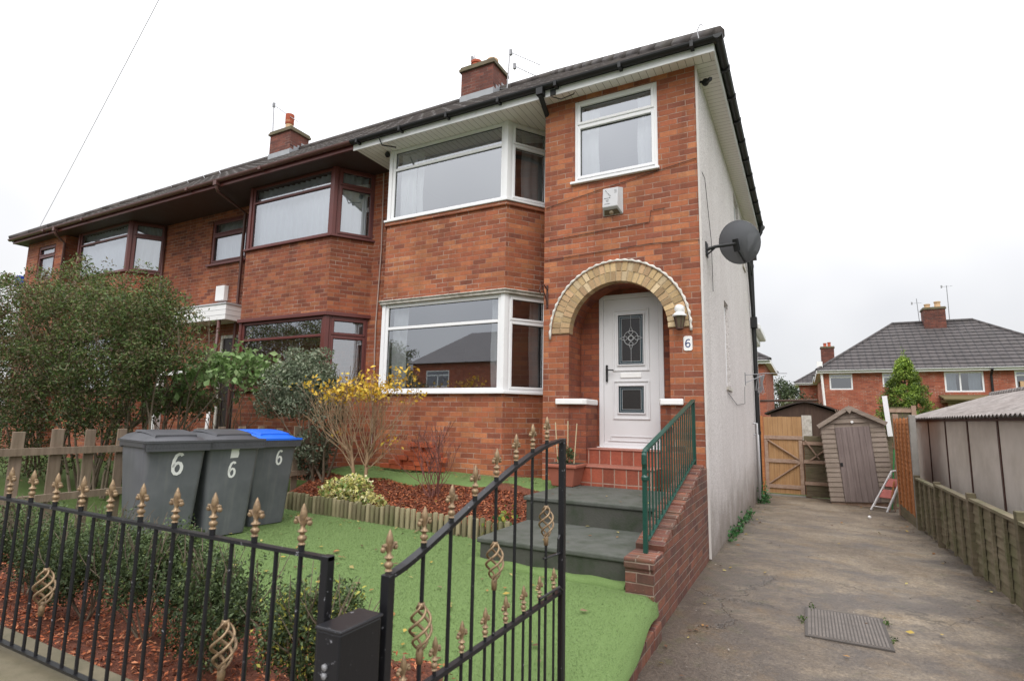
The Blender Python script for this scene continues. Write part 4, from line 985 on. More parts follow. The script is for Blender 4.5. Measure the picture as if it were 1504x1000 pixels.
# scroll bracket
br = MB(); br.box(-2.075, -.02, 3.10, -2.05, -.003, 3.42); br.tube([(-2.062, -.02, 3.36), (-2.062, -.12, 3.40), (-2.062, -.24, 3.36), (-2.062, -.27, 3.30), (-2.062, -.24, 3.26)], .010, 6); br.tube([(-2.062, -.02, 3.14), (-2.062, -.05, 3.22), (-2.062, -.13, 3.30), (-2.062, -.17, 3.38)], .009, 6)
br.build('hanging_basket_bracket', M['rust_strip'], None, label='rusty scroll bracket on the brick left of the arch', cat='bracket')
# small things on the gable and soffits
sc = thing('security_camera', (.07, .25, 5.98), 'small black camera under the soffit at the gable corner', 'camera')
mb = MB(); mb.ball((.09, .25, 6.03), (.05, .05, .05)); mb.build('housing', M['black'], sc, smooth=True)
mb = MB(); mb.tube([(.02, .25, 6.05), (.09, .25, 6.04)], .015, 6); mb.bar((.09, .25, 6.02), (.17, .15, 6.0), .04, .04); mb.build('arm', M['black'], sc)
mb = MB(); mb.ball((-5.2, .10, 6.09), (.05, .05, .05)); mb.tube([(-5.2, .1, 6.14), (-5.2, .1, 6.09)], .02, 6); mb.build('soffit_camera', M['black'], None, label='small black camera under the soffit at the bay left end', cat='camera')
mb = MB(); mb.ball((.15, 6.3, 5.95), (.10, .06, .06)); mb.box(.02, 6.27, 5.9, .12, 6.33, 5.98); mb.build('gable_floodlight', M['white'], None, label='small white lamp high on the gable wall', cat='wall lamp')
mb = MB(); mb.box(-10.46, .63, 4.02, -10.16, .737, 4.36); o = mb.build('wall_box', M['white'], None, bevel=.01, label='plain cream box on the brick above the white door canopy', cat='wall box')
mb = MB(); mb.box(-18.32, -.12, 4.9, -18.12, .05, 5.25); mb.build('blue_wall_box', M['blue_plastic'], None, bevel=.02, label='bright blue box on the far left end wall', cat='wall box')
# fold-out airer on the gable
ar = thing('wall_airer', (.02, 5.3, 2.5), 'wire clothes airer bracket folded against the gable wall', 'clothes airer')
mb = MB(); mb.tube([(.03, 5.0, 2.50), (.35, 5.4, 2.56), (.75, 6.0, 2.6)], .008, 5); mb.tube([(.03, 5.0, 2.35), (.35, 5.4, 2.53)], .008, 5); mb.box(.019, 4.97, 2.3, .034, 5.03, 2.55); mb.build('bracket', M['galv'], ar)
mb = MB(); rnd = random.Random(4)
for i in range(16):
    y = 5.6+.04*i; z = 2.5-rnd.uniform(.0, .1); mb.tube([(.25+rnd.uniform(-.05, .1), y, 2.57), (.2+rnd.uniform(-.1, .1), y+rnd.uniform(-.1, .1), z-.25)], .006, 4)
mb.build('wire_rack', M['galv'], ar)
# telephone wire over the street
mb = MB(); a = Vector((-17.6, 0, 6.6)); b = Vector((2.2, -5.2, 9.4)); mb.tube([a.lerp(b, i/24)-Z*.08*(1-(2*i/24-1)**2) for i in range(25)], .0055, 4); mb.build('overhead_wire', M['wire'], None, label='thin telephone wire crossing the white sky from far left eaves', cat='wire')

# ================================================================ STEPS, LOW WALL, RAIL
st = thing('front_steps', (-.9, -1.4, .25), 'dark concrete steps up to the tiled porch step', 'steps')
for (y0, y1, z0, z1, x0) in ((-2.52, -1.5, .2, .52, -1.60), (-1.52, -.262, .3, .762, -1.64)):
    mb = MB(); mb.box(x0+.03, y0+.02, z0, -.222, y1, z1-.045); s = mb.build('riser', M['conc_riser'], st)
    mb = MB(); mb.box(x0, y0, z1-.045, -.218, y1, z1); mb.build('tread', M['conc_dark'], st, bevel=.012)
mb = MB(); n = 40; prof = [(-.075, -.03), (-.07, .01), (-.045, .035), (-.015, .045), (.012, .045)]
for i in range(n+1):
    x = -1.66+1.42*i/n; wv = .012*math.sin(x*9)+.008*math.sin(x*23)
    for k, (a, b) in enumerate(prof): mb.v.append((x, -2.512+a+wv*(1-k/4), lawn_z(x, -2.6)+b+.006*math.sin(x*17+k)))
for i in range(n):
    for k in range(4): a = i*5+k; mb.f.append((a, a+5, a+6, a+1))
mb.build('turf_upstand', M['turf'], smooth=True, kind='structure')
lw = thing('low_brick_wall', (-.1, -1.4, 0), 'low sloping brick wall between the steps and the driveway', 'brick wall')
mb = MB(); prof = [(-2.64, -.05), (-.003, -.05), (-.003, 1.04), (-.25, 1.02), (-2.30, .53), (-2.64, .48)]
mb.prism([(-.213, y, z) for y, z in prof], (.213, 0, 0)); mb.build('wall_body', M['brick_low'], lw)
mb = MB(); p0, p1 = Vector((0, -2.30, .53)), Vector((0, -.25, 1.02)); k = 19; rnd = random.Random(9)
for i in range(k):
    a = p0.lerp(p1, i/k); b = p0.lerp(p1, (i+.93)/k); o = rnd.uniform(-.006, .006); u = Vector((0, -.232, .97))*.072
    mb.hexa([(-.222, a.y, a.z), (.008, a.y, a.z), (.008, b.y, b.z), (-.222, b.y, b.z), (-.222+o, a.y+u.y, a.z+u.z+o), (.008+o, a.y+u.y, a.z+u.z+o), (.008+o, b.y+u.y, b.z+u.z+o), (-.222+o, b.y+u.y, b.z+u.z+o)])
mb.build('coping', M['brick_low'], lw, bevel=.008)
mb = MB(); mb.box(-.222, -2.655, .476, .008, -2.32, .556); mb.build('pier_top', M['brick_low'], lw, bevel=.012)
mb = MB()
for i in range(11): mb.box(-.10+random.uniform(-.006, .006), -5.05+.222*i, -.03, .05+random.uniform(-.006, .006), -5.05+.222*i+.214, .135+random.uniform(-.012, .008))
mb.build('brick_edging', M['brick_low'], None, bevel=.008, label='single course of bricks edging the lawn beside the driveway', cat='edging')
hr = thing('handrail', (-.1, -1.3, .7), 'green painted metal handrail on the low sloping wall', 'handrail')
ra, rb = Vector((-.1, -2.43, 1.34)), Vector((-.1, -.20, 1.82))
mb = MB(); mb.bar(ra, rb, .045, .014)
sc_ = [ra+Vector((0, -.03*math.sin(t), -.075+.075*math.cos(t))) for t in [i*math.pi/8 for i in range(9)]]
mb.tube([ra+Vector((0, .04, .008)), ra+Vector((0, -.01, -.003)), ra+Vector((0, -.05, -.04)), ra+Vector((0, -.05, -.10)), ra+Vector((0, -.02, -.15)), ra+Vector((0, .0, -.17))], .02, 8); mb.build('top_rail', M['green_iron'], hr)
sl_ = (rb-ra).normalized()
ba, bb = Vector((-.1, -2.40, .64)), Vector((-.1, -.22, 1.14))
mb = MB(); mb.bar(ba, bb, .03, .010); mb.build('bottom_rail', M['green_iron'], hr)
for (y, za) in ((-2.46, .56), (-.21, 1.04)):
    f = (y-ra.y)/(rb.y-ra.y); mb = MB(); mb.box(-.117, y-.017, za, -.083, y+.017, ra.z+(rb.z-ra.z)*f); mb.ball((-.1, y, ra.z+(rb.z-ra.z)*f-.21), (.03, .03, .035)) if y < -1 else None
    mb.build('post', M['green_iron'], hr)
for i in range(1, 20):
    y = -2.43+2.22*i/20; f = (y-ra.y)/(rb.y-ra.y); g = (y-ba.y)/(bb.y-ba.y)
    mb = MB(); mb.tube([(-.1, y, ba.z+(bb.z-ba.z)*g), (-.1, y, ra.z+(rb.z-ra.z)*f)], .0075, 6); mb.build('baluster', M['green_iron'], hr)

# ================================================================ RAILINGS AND GATE
def finial(mb, p, s=1.0, tx=(1, 0, 0)):
    t = Vector(tx); x, y, z = p
    mb.lathe([(.012*s, 0), (.017*s, .004*s), (.010*s, .012*s), (.019*s, .022*s), (.019*s, .032*s), (.009*s, .042*s), (.012*s, .048*s), (.021*s, .056*s), (.010*s, .066*s), (.008*s, .085*s), (.013*s, .10*s), (.0165*s, .115*s), (.014*s, .135*s), (.006*s, .158*s), (.001*s, .168*s)], p, 8)
    for sg in (-1, 1):
        pts = [Vector(p)+t*(sg*a*s)+Z*(b*s) for a, b in ((.003, .072), (.014, .092), (.026, .108), (.037, .106), (.039, .092))]
        mb.tube(pts, [.005*s, .0075*s, .009*s, .010*s, .006*s], 6); mb.ball(pts[-1], .0125*s, 6)
def basket(mb, c, h=.20, r=.042, turns=1.5):
    for k in range(4):
        pts = []; rs = []
        for i in range(25):
            t = i/24; a = k*math.pi/2+turns*2*math.pi*t*.55; q = r*math.sin(math.pi*t)**.75+.006
            pts.append((c[0]+q*math.cos(a), c[1]+q*math.sin(a), c[2]-h/2+h*t)); rs.append(.0036+.0018*math.sin(math.pi*t))
        mb.tube(pts, rs, 6)
    mb.lathe([(.011, -h/2-.04), (.013, -h/2-.01), (.010, -h/2+.015)], c, 8); mb.lathe([(.010, h/2-.015), (.012, h/2+.005)], c, 8)
FY = -5.625
gw = thing('garden_wall', (-3, FY, 0), 'low brick wall with flat coping under the black railing', 'wall')
mb = MB(); mb.box(-5.62, FY-.09, -.06, -.20, FY+.10, .445); mb.build('wall_body', M['brick_low'], gw)
mb = MB(); mb.box(-5.64, FY-.13, .445, -.19, FY+.14, .505); mb.build('coping', M['coping'], gw, bevel=.012)
rl = thing('front_railing', (-3.2, FY, .5), 'low black front garden railing with gold fleur tops and twisted baskets', 'railing')
mb = MB(); mb.box(-5.62, FY-.013, 1.147, -.232, FY+.013, 1.158); mb.build('top_rail', M['iron'], rl)
mb = MB(); mb.box(-5.62, FY-.012, .534, -.232, FY+.012, .545); mb.build('bottom_rail', M['iron'], rl)
mb = MB(); mb.box(-.262, FY-.015, .50, -.232, FY+.015, 1.161); mb.build('end_post', M['iron'], rl, bevel=.003)
for i in range(47):
    x = -.361-.1095*i
    if x < -5.6: break
    bsk = i in (3, 14, 25)
    fin = (i % 2 == 0)
    mb = MB()
    if bsk:
        mb.tube([(x, FY, .543), (x, FY, .742)], .0072, 8); mb.build('bar', M['iron'], rl, autosmooth=40); mb = MB(); mb.tube([(x, FY, .90), (x, FY, 1.148)], .0072, 8)
    else: mb.tube([(x, FY, .543), (x, FY, 1.148)], .0072, 8)
    if fin: mb.lathe([(.010, 1.157), (.010, 1.178)], (x, FY, 0), 8)
    b = mb.build('bar', M['iron'], rl, autosmooth=40)
    if fin: mb = MB(); finial(mb, (x, FY, 1.177), .75); mb.build('finial', M['gold'], b, autosmooth=50)
    if bsk: mb = MB(); basket(mb, (x, FY, .82), .15, .0315); mb.build('basket', M['gold'], b, smooth=True)
for x in (-.9, -2.6, -4.3):
    mb = MB(); mb.box(x-.012, FY-.012, .50, x+.012, FY+.012, .536); mb.build('foot', M['iron'], rl)
gp = thing('gate_post', (-.13, -5.63, 0), 'square black gate post standing between the railing and the open gate', 'post')
mb = MB(); mb.box(-.176, -5.720, -.05, -.088, -5.555, .994); mb.prism([(-.181, -5.725, .994), (-.083, -5.725, .994), (-.083, -5.55, .994), (-.181, -5.55, .994)], (0, 0, .010)); mb.build('post', M['iron'], gp, bevel=.005)
for z in (.905, .883):
    mb = MB(); mb.lathe([(.009, 0), (.009, .005), (.003, .008)], (0, 0, 0), 10); mb.v = [(-.135+p[0], -5.721-p[2], z+p[1]) for p in mb.v]; mb.build('bolt_head', M['galv'], gp)
GX = -.114
gt_ = thing('driveway_gate', (GX, -5.502, .15), 'black metal gate with arched top and gold fleur tops standing open', 'gate')
gtop = [(-5.50, 1.086), (-5.408, 1.108), (-5.221, 1.172), (-4.988, 1.258), (-4.711, 1.352), (-4.463, 1.419), (-4.313, 1.449), (-4.126, 1.468)]
def gz_top(y):
    for (a, b), (c, d) in zip(gtop, gtop[1:]):
        if y <= c: return b+(d-b)*(y-a)/(c-a)
    return gtop[-1][1]
ys = lin(-5.50, -4.126, 40); pts = [(GX, y, sum(gz_top(min(max(y+d, -5.50), -4.126)) for d in (-.08, -.04, 0, .04, .08))/5) for y in ys]
mb = MB(); L = len(pts); q = .015
for a, b in zip(pts, pts[1:]):
    a, b = Vector(a), Vector(b); mb.hexa([a+Vector((-q, 0, -.009)), a+Vector((q, 0, -.009)), b+Vector((q, 0, -.009)), b+Vector((-q, 0, -.009)), a+Vector((-q, 0, .0075)), a+Vector((q, 0, .0075)), b+Vector((q, 0, .0075)), b+Vector((-q, 0, .0075))])
mb.build('top_rail', M['iron'], gt_)
for (y, z0, z1, nm) in ((-5.503, .17, 1.098, 'hinge_stile'), (-4.118, .17, 1.475, 'latch_stile')):
    mb = MB(); mb.box(GX-.016, y-.016, z0, GX+.016, y+.016, z1); mb.build(nm, M['iron'], gt_, bevel=.003)
for z in (.70, .20):
    mb = MB(); mb.box(GX-.012, -5.49, z-.008, GX+.012, -4.13, z+.008); mb.build('cross_rail', M['iron'], gt_)
for i, y in enumerate([-5.326, -5.164, -5.003, -4.834, -4.658, -4.486, -4.321]):
    zt = gz_top(y); mb = MB(); bk = {0: .89, 3: .995, 6: 1.074}.get(i)
    if bk: mb.tube([(GX, y, .2), (GX, y, bk-.079)], .0072, 8); mb.build('bar', M['iron'], gt_, autosmooth=40); mb = MB(); mb.tube([(GX, y, bk+.079), (GX, y, zt)], .0072, 8)
    else: mb.tube([(GX, y, .2), (GX, y, zt)], .0072, 8)
    mb.lathe([(.010, zt+.004), (.010, zt+.022)], (GX, y, 0), 8); b = mb.build('bar', M['iron'], gt_, autosmooth=40)
    mb = MB(); finial(mb, (GX, y, zt+.021), .72, (0, 1, 0)); mb.build('finial', M['gold'], b, autosmooth=50)
    if bk: mb = MB(); basket(mb, (GX, y, bk), .143, .030); mb.build('basket', M['gold'], b, smooth=True)
mb = MB(); finial(mb, (GX, -5.503, 1.105), .75, (0, 1, 0)); mb.build('finial', M['gold'], gt_, autosmooth=50)
for i in range(8):
    y = -5.408+.1695*i; mb = MB(); mb.tube([(GX, y, .2), (GX, y, .725)], .0064, 8); b = mb.build('short_bar', M['iron'], gt_, autosmooth=40)
    mb = MB(); finial(mb, (GX, y, .724), .66, (0, 1, 0)); mb.build('finial', M['gold'], b, autosmooth=50)
mb = MB(); mb.tube([(GX, -4.13, .89), (GX, -4.35, .905)], .006, 6); mb.tube([(GX, -4.17, .89), (GX, -4.165, .965), (GX, -4.15, .98)], .006, 6); mb.build('latch', M['iron'], gt_)
mb = MB(); mb.tube([(GX+.022, -4.155, .22), (GX+.022, -4.155, .71), (GX+.022, -4.2, .74), (GX+.022, -4.44, .745)], .007, 6); mb.build('drop_bolt', M['iron'], gt_)

# ================================================================ WHEELIE BINS (local coordinates, front faces -Y)
def wheelie(loc, rz, lid, label, num, sticker):
    t = thing('wheelie_bin', loc, label, 'wheelie bin', 'wheelie bins standing in a row on the lawn', True, (0, 0, rz))
    def rr(w, y0, y1, z, r=.05, k=4):
        P = []
        for (cx_, cy_, a0) in ((w/2-r, y0+r, -90), (w/2-r, y1-r, 0), (-w/2+r, y1-r, 90), (-w/2+r, y0+r, 180)):
            for i in range(k+1):
                a = R(a0+90*i/k); P.append((cx_+r*math.cos(a), cy_+r*math.sin(a), z))
        return P
    secs = [(.44, -.235, .235, .03, .05), (.455, -.245, .25, .10, .05), (.545, -.325, .335, .93, .05), (.55, -.33, .34, .965, .05)]
    mb = MB(); n = 20
    for s_ in secs: mb.v += rr(s_[0], s_[1], s_[2], s_[3], s_[4])
    for j in range(len(secs)-1):
        for i in range(n): mb.f.append((j*n+i, j*n+(i+1) % n, (j+1)*n+(i+1) % n, (j+1)*n+i))
    mb.f.append(tuple(reversed(range(n)))); mb.f.append(tuple((len(secs)-1)*n+i for i in range(n)))
    mb.build('body', M['bin'], t, autosmooth=40)
    mb = MB()   # collar rim, with the deeper lifting comb along the front
    mb.prism(rr(.585, -.35, .365, .95, .04), (0, 0, .045)); mb.prism(rr(.575, -.372, .3, .993, .03), (0, 0, .014))
    mb.box(-.285, -.378, .915, .285, -.335, .993); mb.prism([(-.285, -.376, .915), (-.285, -.30, .952), (-.285, -.36, .99), (-.285, -.376, .99)], (.57, 0, 0))
    mb.box(-.27, .34, .93, .27, .40, .985)
    for x in (-.2, .2): mb.box(x-.025, .36, .955, x+.025, .43, .985)
    mb.tube([(-.26, .42, .97), (.26, .42, .97)], .016, 8)
    for i in range(19): mb.box(-.27+.03*i, -.381, .945, -.27+.03*i+.012, -.377, .985)
    mb.build('rim', M['bin_lid'], t, bevel=.006)
    mb = MB(); k = 9   # domed lid with raised panel
    for j in range(k):
        y = -.375+.75*j/(k-1); h = .03+.03*math.sin(math.pi*(j/(k-1)))+.05*(j/(k-1))
        for i in range(9):
            x = -.295+.59*i/8; e = (1-abs(x/.295)**4); mb.v.append((x, y, 1.006+h*e if 0 < j else 1.008))
    for j in range(k-1):
        for i in range(8): a = j*9+i; mb.f.append((a, a+1, a+10, a+9))
    for i in range(8): a = (k-1)*9+i; b = len(mb.v); mb.v += [(mb.v[a][0], .375, 1.0), (mb.v[a+1][0], .375, 1.0)]; mb.f.append((a, a+1, b+1, b))
    mb.box(-.297, -.385, .992, .297, -.36, 1.014); mb.box(-.298, -.37, .996, -.286, .38, 1.014); mb.box(.286, -.37, .996, .298, .38, 1.014)
    ld = mb.build('lid', lid, t, autosmooth=35)
    mb = MB()
    for j in range(k-2):
        y0 = -.28+.54*j/(k-2); y1 = -.28+.54*(j+1)/(k-2); q0 = (y0+.375)/.75; q1 = (y1+.375)/.75
        z0 = 1.006+.03+.03*math.sin(math.pi*q0)+.05*q0; z1 = 1.006+.03+.03*math.sin(math.pi*q1)+.05*q1
        mb.hexa([(-.19, y0, z0-.01), (.19, y0, z0-.01), (.19, y1, z1-.01), (-.19, y1, z1-.01), (-.18, y0, z0+.012), (.18, y0, z0+.012), (.18, y1, z1+.012), (-.18, y1, z1+.012)])
    mb.build('lid_panel', lid, ld)
    for sx in (-1, 1):
        mb = MB(); c = (sx*.24, .24, .105); pts = []
        m3 = MB(); m3.lathe([(.05, -.028), (.098, -.028), (.105, -.018), (.105, .018), (.098, .028), (.05, .028)], (0, 0, 0), 20)
        mb.add([(c[0]+p[2], c[1]+p[0], c[2]+p[1]) for p in m3.v], m3.f); mb.build('wheel', M['rubber'], t, autosmooth=40)
    def front(z): return -.245-(z-.10)/.83*.08
    nx, nz, nw, nh = num
    class FF:
        def p(s, u, v, d=0): return Vector((u, front(v)-.003-d, v))
    ribbon(six(nx, nz, nw, nh), .024 if sticker or nh < .18 else .03, FF(), 0).build('painted_six', M['number_white'], t)
    if sticker:
        q = FF(); x, z, ww, hh = sticker; mb = MB(); mb.add([q.p(x-ww, z-hh), q.p(x+ww*.8, z-hh*.95), q.p(x+ww, z-hh*.2), q.p(x+ww*.85, z+hh*.6), q.p(x+ww*1.1, z+hh), q.p(x-ww*.9, z+hh)], [(0, 1, 2, 3, 4, 5)])
        mb.build('torn_sticker', M['number_white'], t)
    return t
wheelie((-4.66, -3.55, lawn_z(-4.5, -3.7)-.02), R(79), M['bin_lid'], 'nearest grey wheelie bin with a black lid and a large white 6 alone', (.02, .79, .085, .19), None)
wheelie((-4.60, -2.98, lawn_z(-4.5, -3)-.02), R(81), M['bin_lid'], 'middle grey wheelie bin with a torn white label above its 6', (-.01, .70, .065, .15), (.0, .87, .045, .05))
wheelie((-4.78, -2.33, lawn_z(-4.5, -2.3)-.02), R(83), M['blue_lid'], 'grey wheelie bin with a bright blue lid', (.05, .79, .065, .155), None)

# ================================================================ GARDEN FENCES, EDGING, BRICKS, POT
pf = thing('picket_fence', (-5.65, -2.8, .3), 'low weathered wooden picket fence dividing the two front gardens', 'fence')
for z in (1.165, .71):
    mb = MB(); mb.box(-5.665, -5.0, z-.035, -5.622, -.2, z+.035); mb.build('rail', M['wood_picket'], pf)
rnd = random.Random(5); y = -4.98
while y < -.25:
    mb = MB(); h = 1.375+rnd.uniform(-.02, .02); wv = .05+rnd.uniform(-.004, .004); mb.box(-5.69, y-wv, .26, -5.668, y+wv, h); mb.build('picket', M['wood_picket'], pf, bevel=.005); y += .305+rnd.uniform(-.015, .015)
for y in (-4.9, -2.6, -.4):
    mb = MB(); mb.box(-5.77, y-.045, .2, -5.692, y+.045, 1.3); mb.build('post', M['wood_picket'], pf)
le = thing('log_edging', (-3.7, -1.62, .28), 'row of short mossy half logs edging the red bark bed', 'edging')
rnd = random.Random(6); n = 48
for i in range(n):
    t = i/(n-1); x = -5.42+3.72*t; y = -1.46-.30*t+.02*math.sin(t*9); h = .245+rnd.uniform(-.025, .02); r = .0295
    mb = MB(); a0 = rnd.uniform(-.08, .08); mb.lathe([(r, 0), (r, h-.01), (r*.8, h)], (x, y, .27), 8); mb.build('log', M['wood_log'] if rnd.random() < .6 else M['wood_log2'], le, autosmooth=40)
rnd = random.Random(8); first = None
spots = []
for (z, xs) in ((0, (-4.72, -4.48, -4.24, -4.0, -3.76)), (1, (-4.50, -4.27, -4.03, -3.80)), (2, (-4.40, -4.16, -3.92, -3.72)), (3, (-4.26, -4.02, -3.80)), (4, (-4.12, -3.9)), (5, (-4.15, -3.93))):
    for x in xs: spots.append((x, z))
for (x, z) in spots:
    if first is None:
        mb = MB(); mb.box(-.108, -.051, 0, .108, .051, .066); first = mb.build('loose_brick', brick_mat('loose_brick_red', [(.30, .055, .022), (.40, .075, .028), (.48, .11, .04)], (.2, .06, .03), bw=9, bh=9, mw=.0001, dark=.2), None, bevel=.004, label='loose red brick in the stack against the bay wall', cat='brick', group='loose bricks stacked against the bay wall'); o = first
        first.data.transform(Matrix.Identity(4))
    else: o = first.copy(); COL.objects.link(o)
    o.location = (x+rnd.uniform(-.015, .015), -.10+rnd.uniform(-.035, .03), .775+.0685*z-(0.0)); o.rotation_euler = (0, 0, rnd.uniform(-.12, .12)+(.35 if z == 5 else 0))
pt = thing('plant_pot', (-1.63, -.52, .762), 'square terracotta planter with canes beside the porch steps', 'plant pot')
mb = MB(); c = (-1.60, -.42)
def sq(w_, z): return [(c[0]-w_, c[1]-w_, z), (c[0]+w_, c[1]-w_, z), (c[0]+w_, c[1]+w_, z), (c[0]-w_, c[1]+w_, z)]
mb.hexa(sq(.135, .763)+sq(.185, 1.0)); mb.hexa(sq(.205, .985)+sq(.205, 1.03)); mb.build('pot', M['terracotta'], pt, bevel=.012)
mb = MB(); mb.face(sq(.19, 1.032)); mb.build('compost', M['soil'], pt)
for (a, b) in (((-.11, 0, 0), (-.15, 0, .5)), ((0, .05, 0), (.0, .05, .52)), ((.1, 0, 0), (.14, .0, .49))):
    mb = MB(); mb.tube([(c[0]+a[0], c[1]+a[1], 1.0), (c[0]+b[0], c[1]+b[1], 1.03+b[2])], .007, 5); mb.build('cane', M['cane'], pt)

# ================================================================ RIGHT HAND SIDE
lf_ = thing('lap_fence', (2.62, 1.6, 0), 'low mossy green lap fence along the right of the driveway', 'fence')
py = [-2.45, -.62, 1.0, 2.8, 4.40]
rnd = random.Random(10)
for i, (a, b) in enumerate(zip(py, py[1:])):
    mb = MB(); zb = gz(a)+.03
    for r in range(7):
        z = zb+.102*r; o = rnd.uniform(-.004, .004)
        n = 10; vs = []
        for k in range(n+1):
            y = a+.05+(b-a-.1)*k/n; wv = .0025*math.sin(k*1.3+r*2)+o; x = 2.625
            vs += [(x-.010, y, z+wv), (x+.003, y, z+.106+wv)]
        mb.add(vs, [(2*k, 2*k+2, 2*k+3, 2*k+1) for k in range(n)])
        mb.add([(v[0]+.008, v[1], v[2]) for v in vs], [(2*k, 2*k+1, 2*k+3, 2*k+2) for k in range(n)])
    pn = mb.build('panel', M['wood_green'], lf_)
    nb = max(2, round((b-a)/.45))
    for k in range(1, nb):
        y = a+(b-a)*k/nb; mb = MB(); mb.box(2.590, y-.024, zb-.01, 2.613, y+.024, zb+.75); mb.build('batten', M['wood_green'], pn)
    mb = MB(); mb.box(2.585, a+.04, zb+.735, 2.665, b-.04, zb+.765); mb.build('capping', M['wood_green'], pn)
for y in py:
    mb = MB(); mb.box(2.58, y-.04, -.15, 2.66, y+.04, gz(y)+.87); mb.build('post', M['wood_dark'], lf_, bevel=.005)
tp = thing('tall_fence_panel', (2.64, 5.4, -.1), 'tall orange lap fence panel with pale post at end of the low fence', 'fence')
mb = MB()
for r in range(20):
    z = .10+.081*r; mb.hexa([(2.600, 4.63, z-.044), (2.618, 4.63, z-.044), (2.618, 6.35, z-.044), (2.600, 6.35, z-.044), (2.622, 4.63, z+.050), (2.640, 4.63, z+.050), (2.640, 6.35, z+.050), (2.622, 6.35, z+.050)])
mb.build('panel', M['wood_orange'], tp)
for k in range(5): mb = MB(); y = 4.62+.425*k; mb.box(2.580, y-.02, .06, 2.598, y+.02, 1.70); mb.build('batten', M['wood_orange'], tp)
mb = MB(); mb.box(2.60, 4.60, -.15, 2.65, 6.38, .06); mb.build('gravel_board', M['wood_green'], tp)
mb = MB(); mb.box(2.585, 4.46, -.2, 2.675, 4.56, 1.74); mb.build('post', M['concrete'], tp, bevel=.008)
mb = MB(); mb.box(2.585, 6.40, -.2, 2.675, 6.50, 1.78); mb.build('post', M['wood_ledge'], tp, bevel=.008)
ga = thing('garage', (4.3, 3.5, -.05), 'grey concrete panel garage with corrugated cement roof behind the low fence', 'garage')
GA0, GA1, GXW, GXE, GE, GR = -.02, 6.9, 3.0, 5.6, 1.70, 2.13
mb = MB(); mb.box(GXW, GA0, -.2, GXE, GA1, GE)
mid = (GXW+GXE)/2
for y in (GA0+.001, GA1-.001): mb.face([(GXW, y, GE), (GXE, y, GE), (mid, y, GR)])
mb.build('wall', M['garage_panel'], ga)
for y in (GA0+.02, 1.36, 2.72, 4.08, 5.44, 6.86): mb = MB(); mb.box(GXW-.012, y-.026, -.1, GXW-.001, y+.026, GE-.02); mb.build('cover_strip', M['rust_strip'], ga)
mb = MB(); n = 200; ya, yb = GA0-.18, GA1+.12
for sg in (-1, 1):
    b = len(mb.v)
    for i in range(n+1):
        y = ya+(yb-ya)*i/n; c = .015*math.sin(y*2*math.pi/.146)
        xe = GXW-.14 if sg < 0 else GXE+.14
        for k in range(5):
            t = k/4; mb.v.append((xe+(mid-xe)*t, y, GE+.0+(GR+.05-GE)*t+c-(.014 if k in (0, 1) and 0 else 0)))
    for i in range(n):
        for k in range(4): a = b+i*5+k; mb.f.append((a, a+5, a+6, a+1))
mb.add([(v[0], v[1], v[2]-.014) for v in mb.v], [tuple(reversed(f)) for f in mb.f])
rf = mb.build('roof', M['asbestos'], ga, smooth=True)
mb = MB(); mb.tube([(mid, ya, GR+.055), (mid, yb, GR+.055)], .06, 8); mb.build('ridge_cap', M['asbestos'], rf)
mb = MB(); mb.box(GXW-.05, ya+.05, GE-.06, GXW-.015, yb-.05, GE-.03); mb.build('eaves_shade_strip', M['rust_strip'], ga)  # dark strip standing in for the thin shadow under the roof edge
mb = MB(); mb.tube([(GXW-.08, GA0+.05, GE-.06), (GXW-.07, GA0+.04, GE-.2), (GXW-.05, GA0+.04, -.1)], .034, 8); mb.build('downpipe', M['rust_strip'], ga, smooth=True)

# garden shed (local, front faces -Y), leaning
sh = thing('garden_shed', (2.07, 7.55, gz(7.6)+.05), 'leaning weathered wooden shed with grey plank door at the driveway end', 'shed', None, True, (0, R(-4.2), R(-4)))
SW, SD, SE, SP = .60, 1.7, 1.72, 2.06
mb = MB(); mb.prism([(-SW, .01, .02), (SW, .01, .02), (SW, .01, SE), (0, .01, SP), (-SW, .01, SE)], (0, SD, 0)); bd = mb.build('carcass', M['wood_shed'], sh)
mb = MB(); rnd = random.Random(12)
for (x0, x1) in ((-SW, -.335), (.335, SW)):
    z = .05
    while z < SE-.02:
        h = min(.112, SE-z); mb.hexa([(x0, -.022, z), (x1, -.022, z), (x1, .008, z), (x0, .008, z), (x0, -.004, z+h), (x1, -.004, z+h), (x1, .008, z+h), (x0, .008, z+h)]); z += .105
z = 1.74
while z < SP-.09:
    hw = SW*(SP-z)/(SP-SE)*.97; mb.hexa([(-hw, -.022, z), (hw, -.022, z), (hw, .008, z), (-hw, .008, z), (-hw*.8, -.004, z+.1), (hw*.8, -.004, z+.1), (hw*.8, .008, z+.1), (-hw*.8, .008, z+.1)]); z += .105
for sx in (-1, 1):
    z = .05
    while z < SE-.05: mb.hexa([(sx*(SW+.022), 0, z), (sx*(SW+.022), SD, z), (sx*(SW-.005), SD, z), (sx*(SW-.005), 0, z), (sx*(SW+.004), 0, z+.11), (sx*(SW+.004), SD, z+.11), (sx*(SW-.005), SD, z+.11), (sx*(SW-.005), 0, z+.11)]); z += .105
mb.build('cladding', M['wood_shed'], bd)
mb = MB()
for i in range(6): mb.box(-.33+.11*i+.002, -.036-(i % 2)*.003, .04, -.33+.11*(i+1)-.001, -.004, 1.655)
d = mb.build('door', M['wood_shed_door'], sh, bevel=.003)
mb = MB(); mb.box(-.32, -.045, .8, -.27, -.036, .88); mb.build('latch', M['black'], d)
mb = MB()
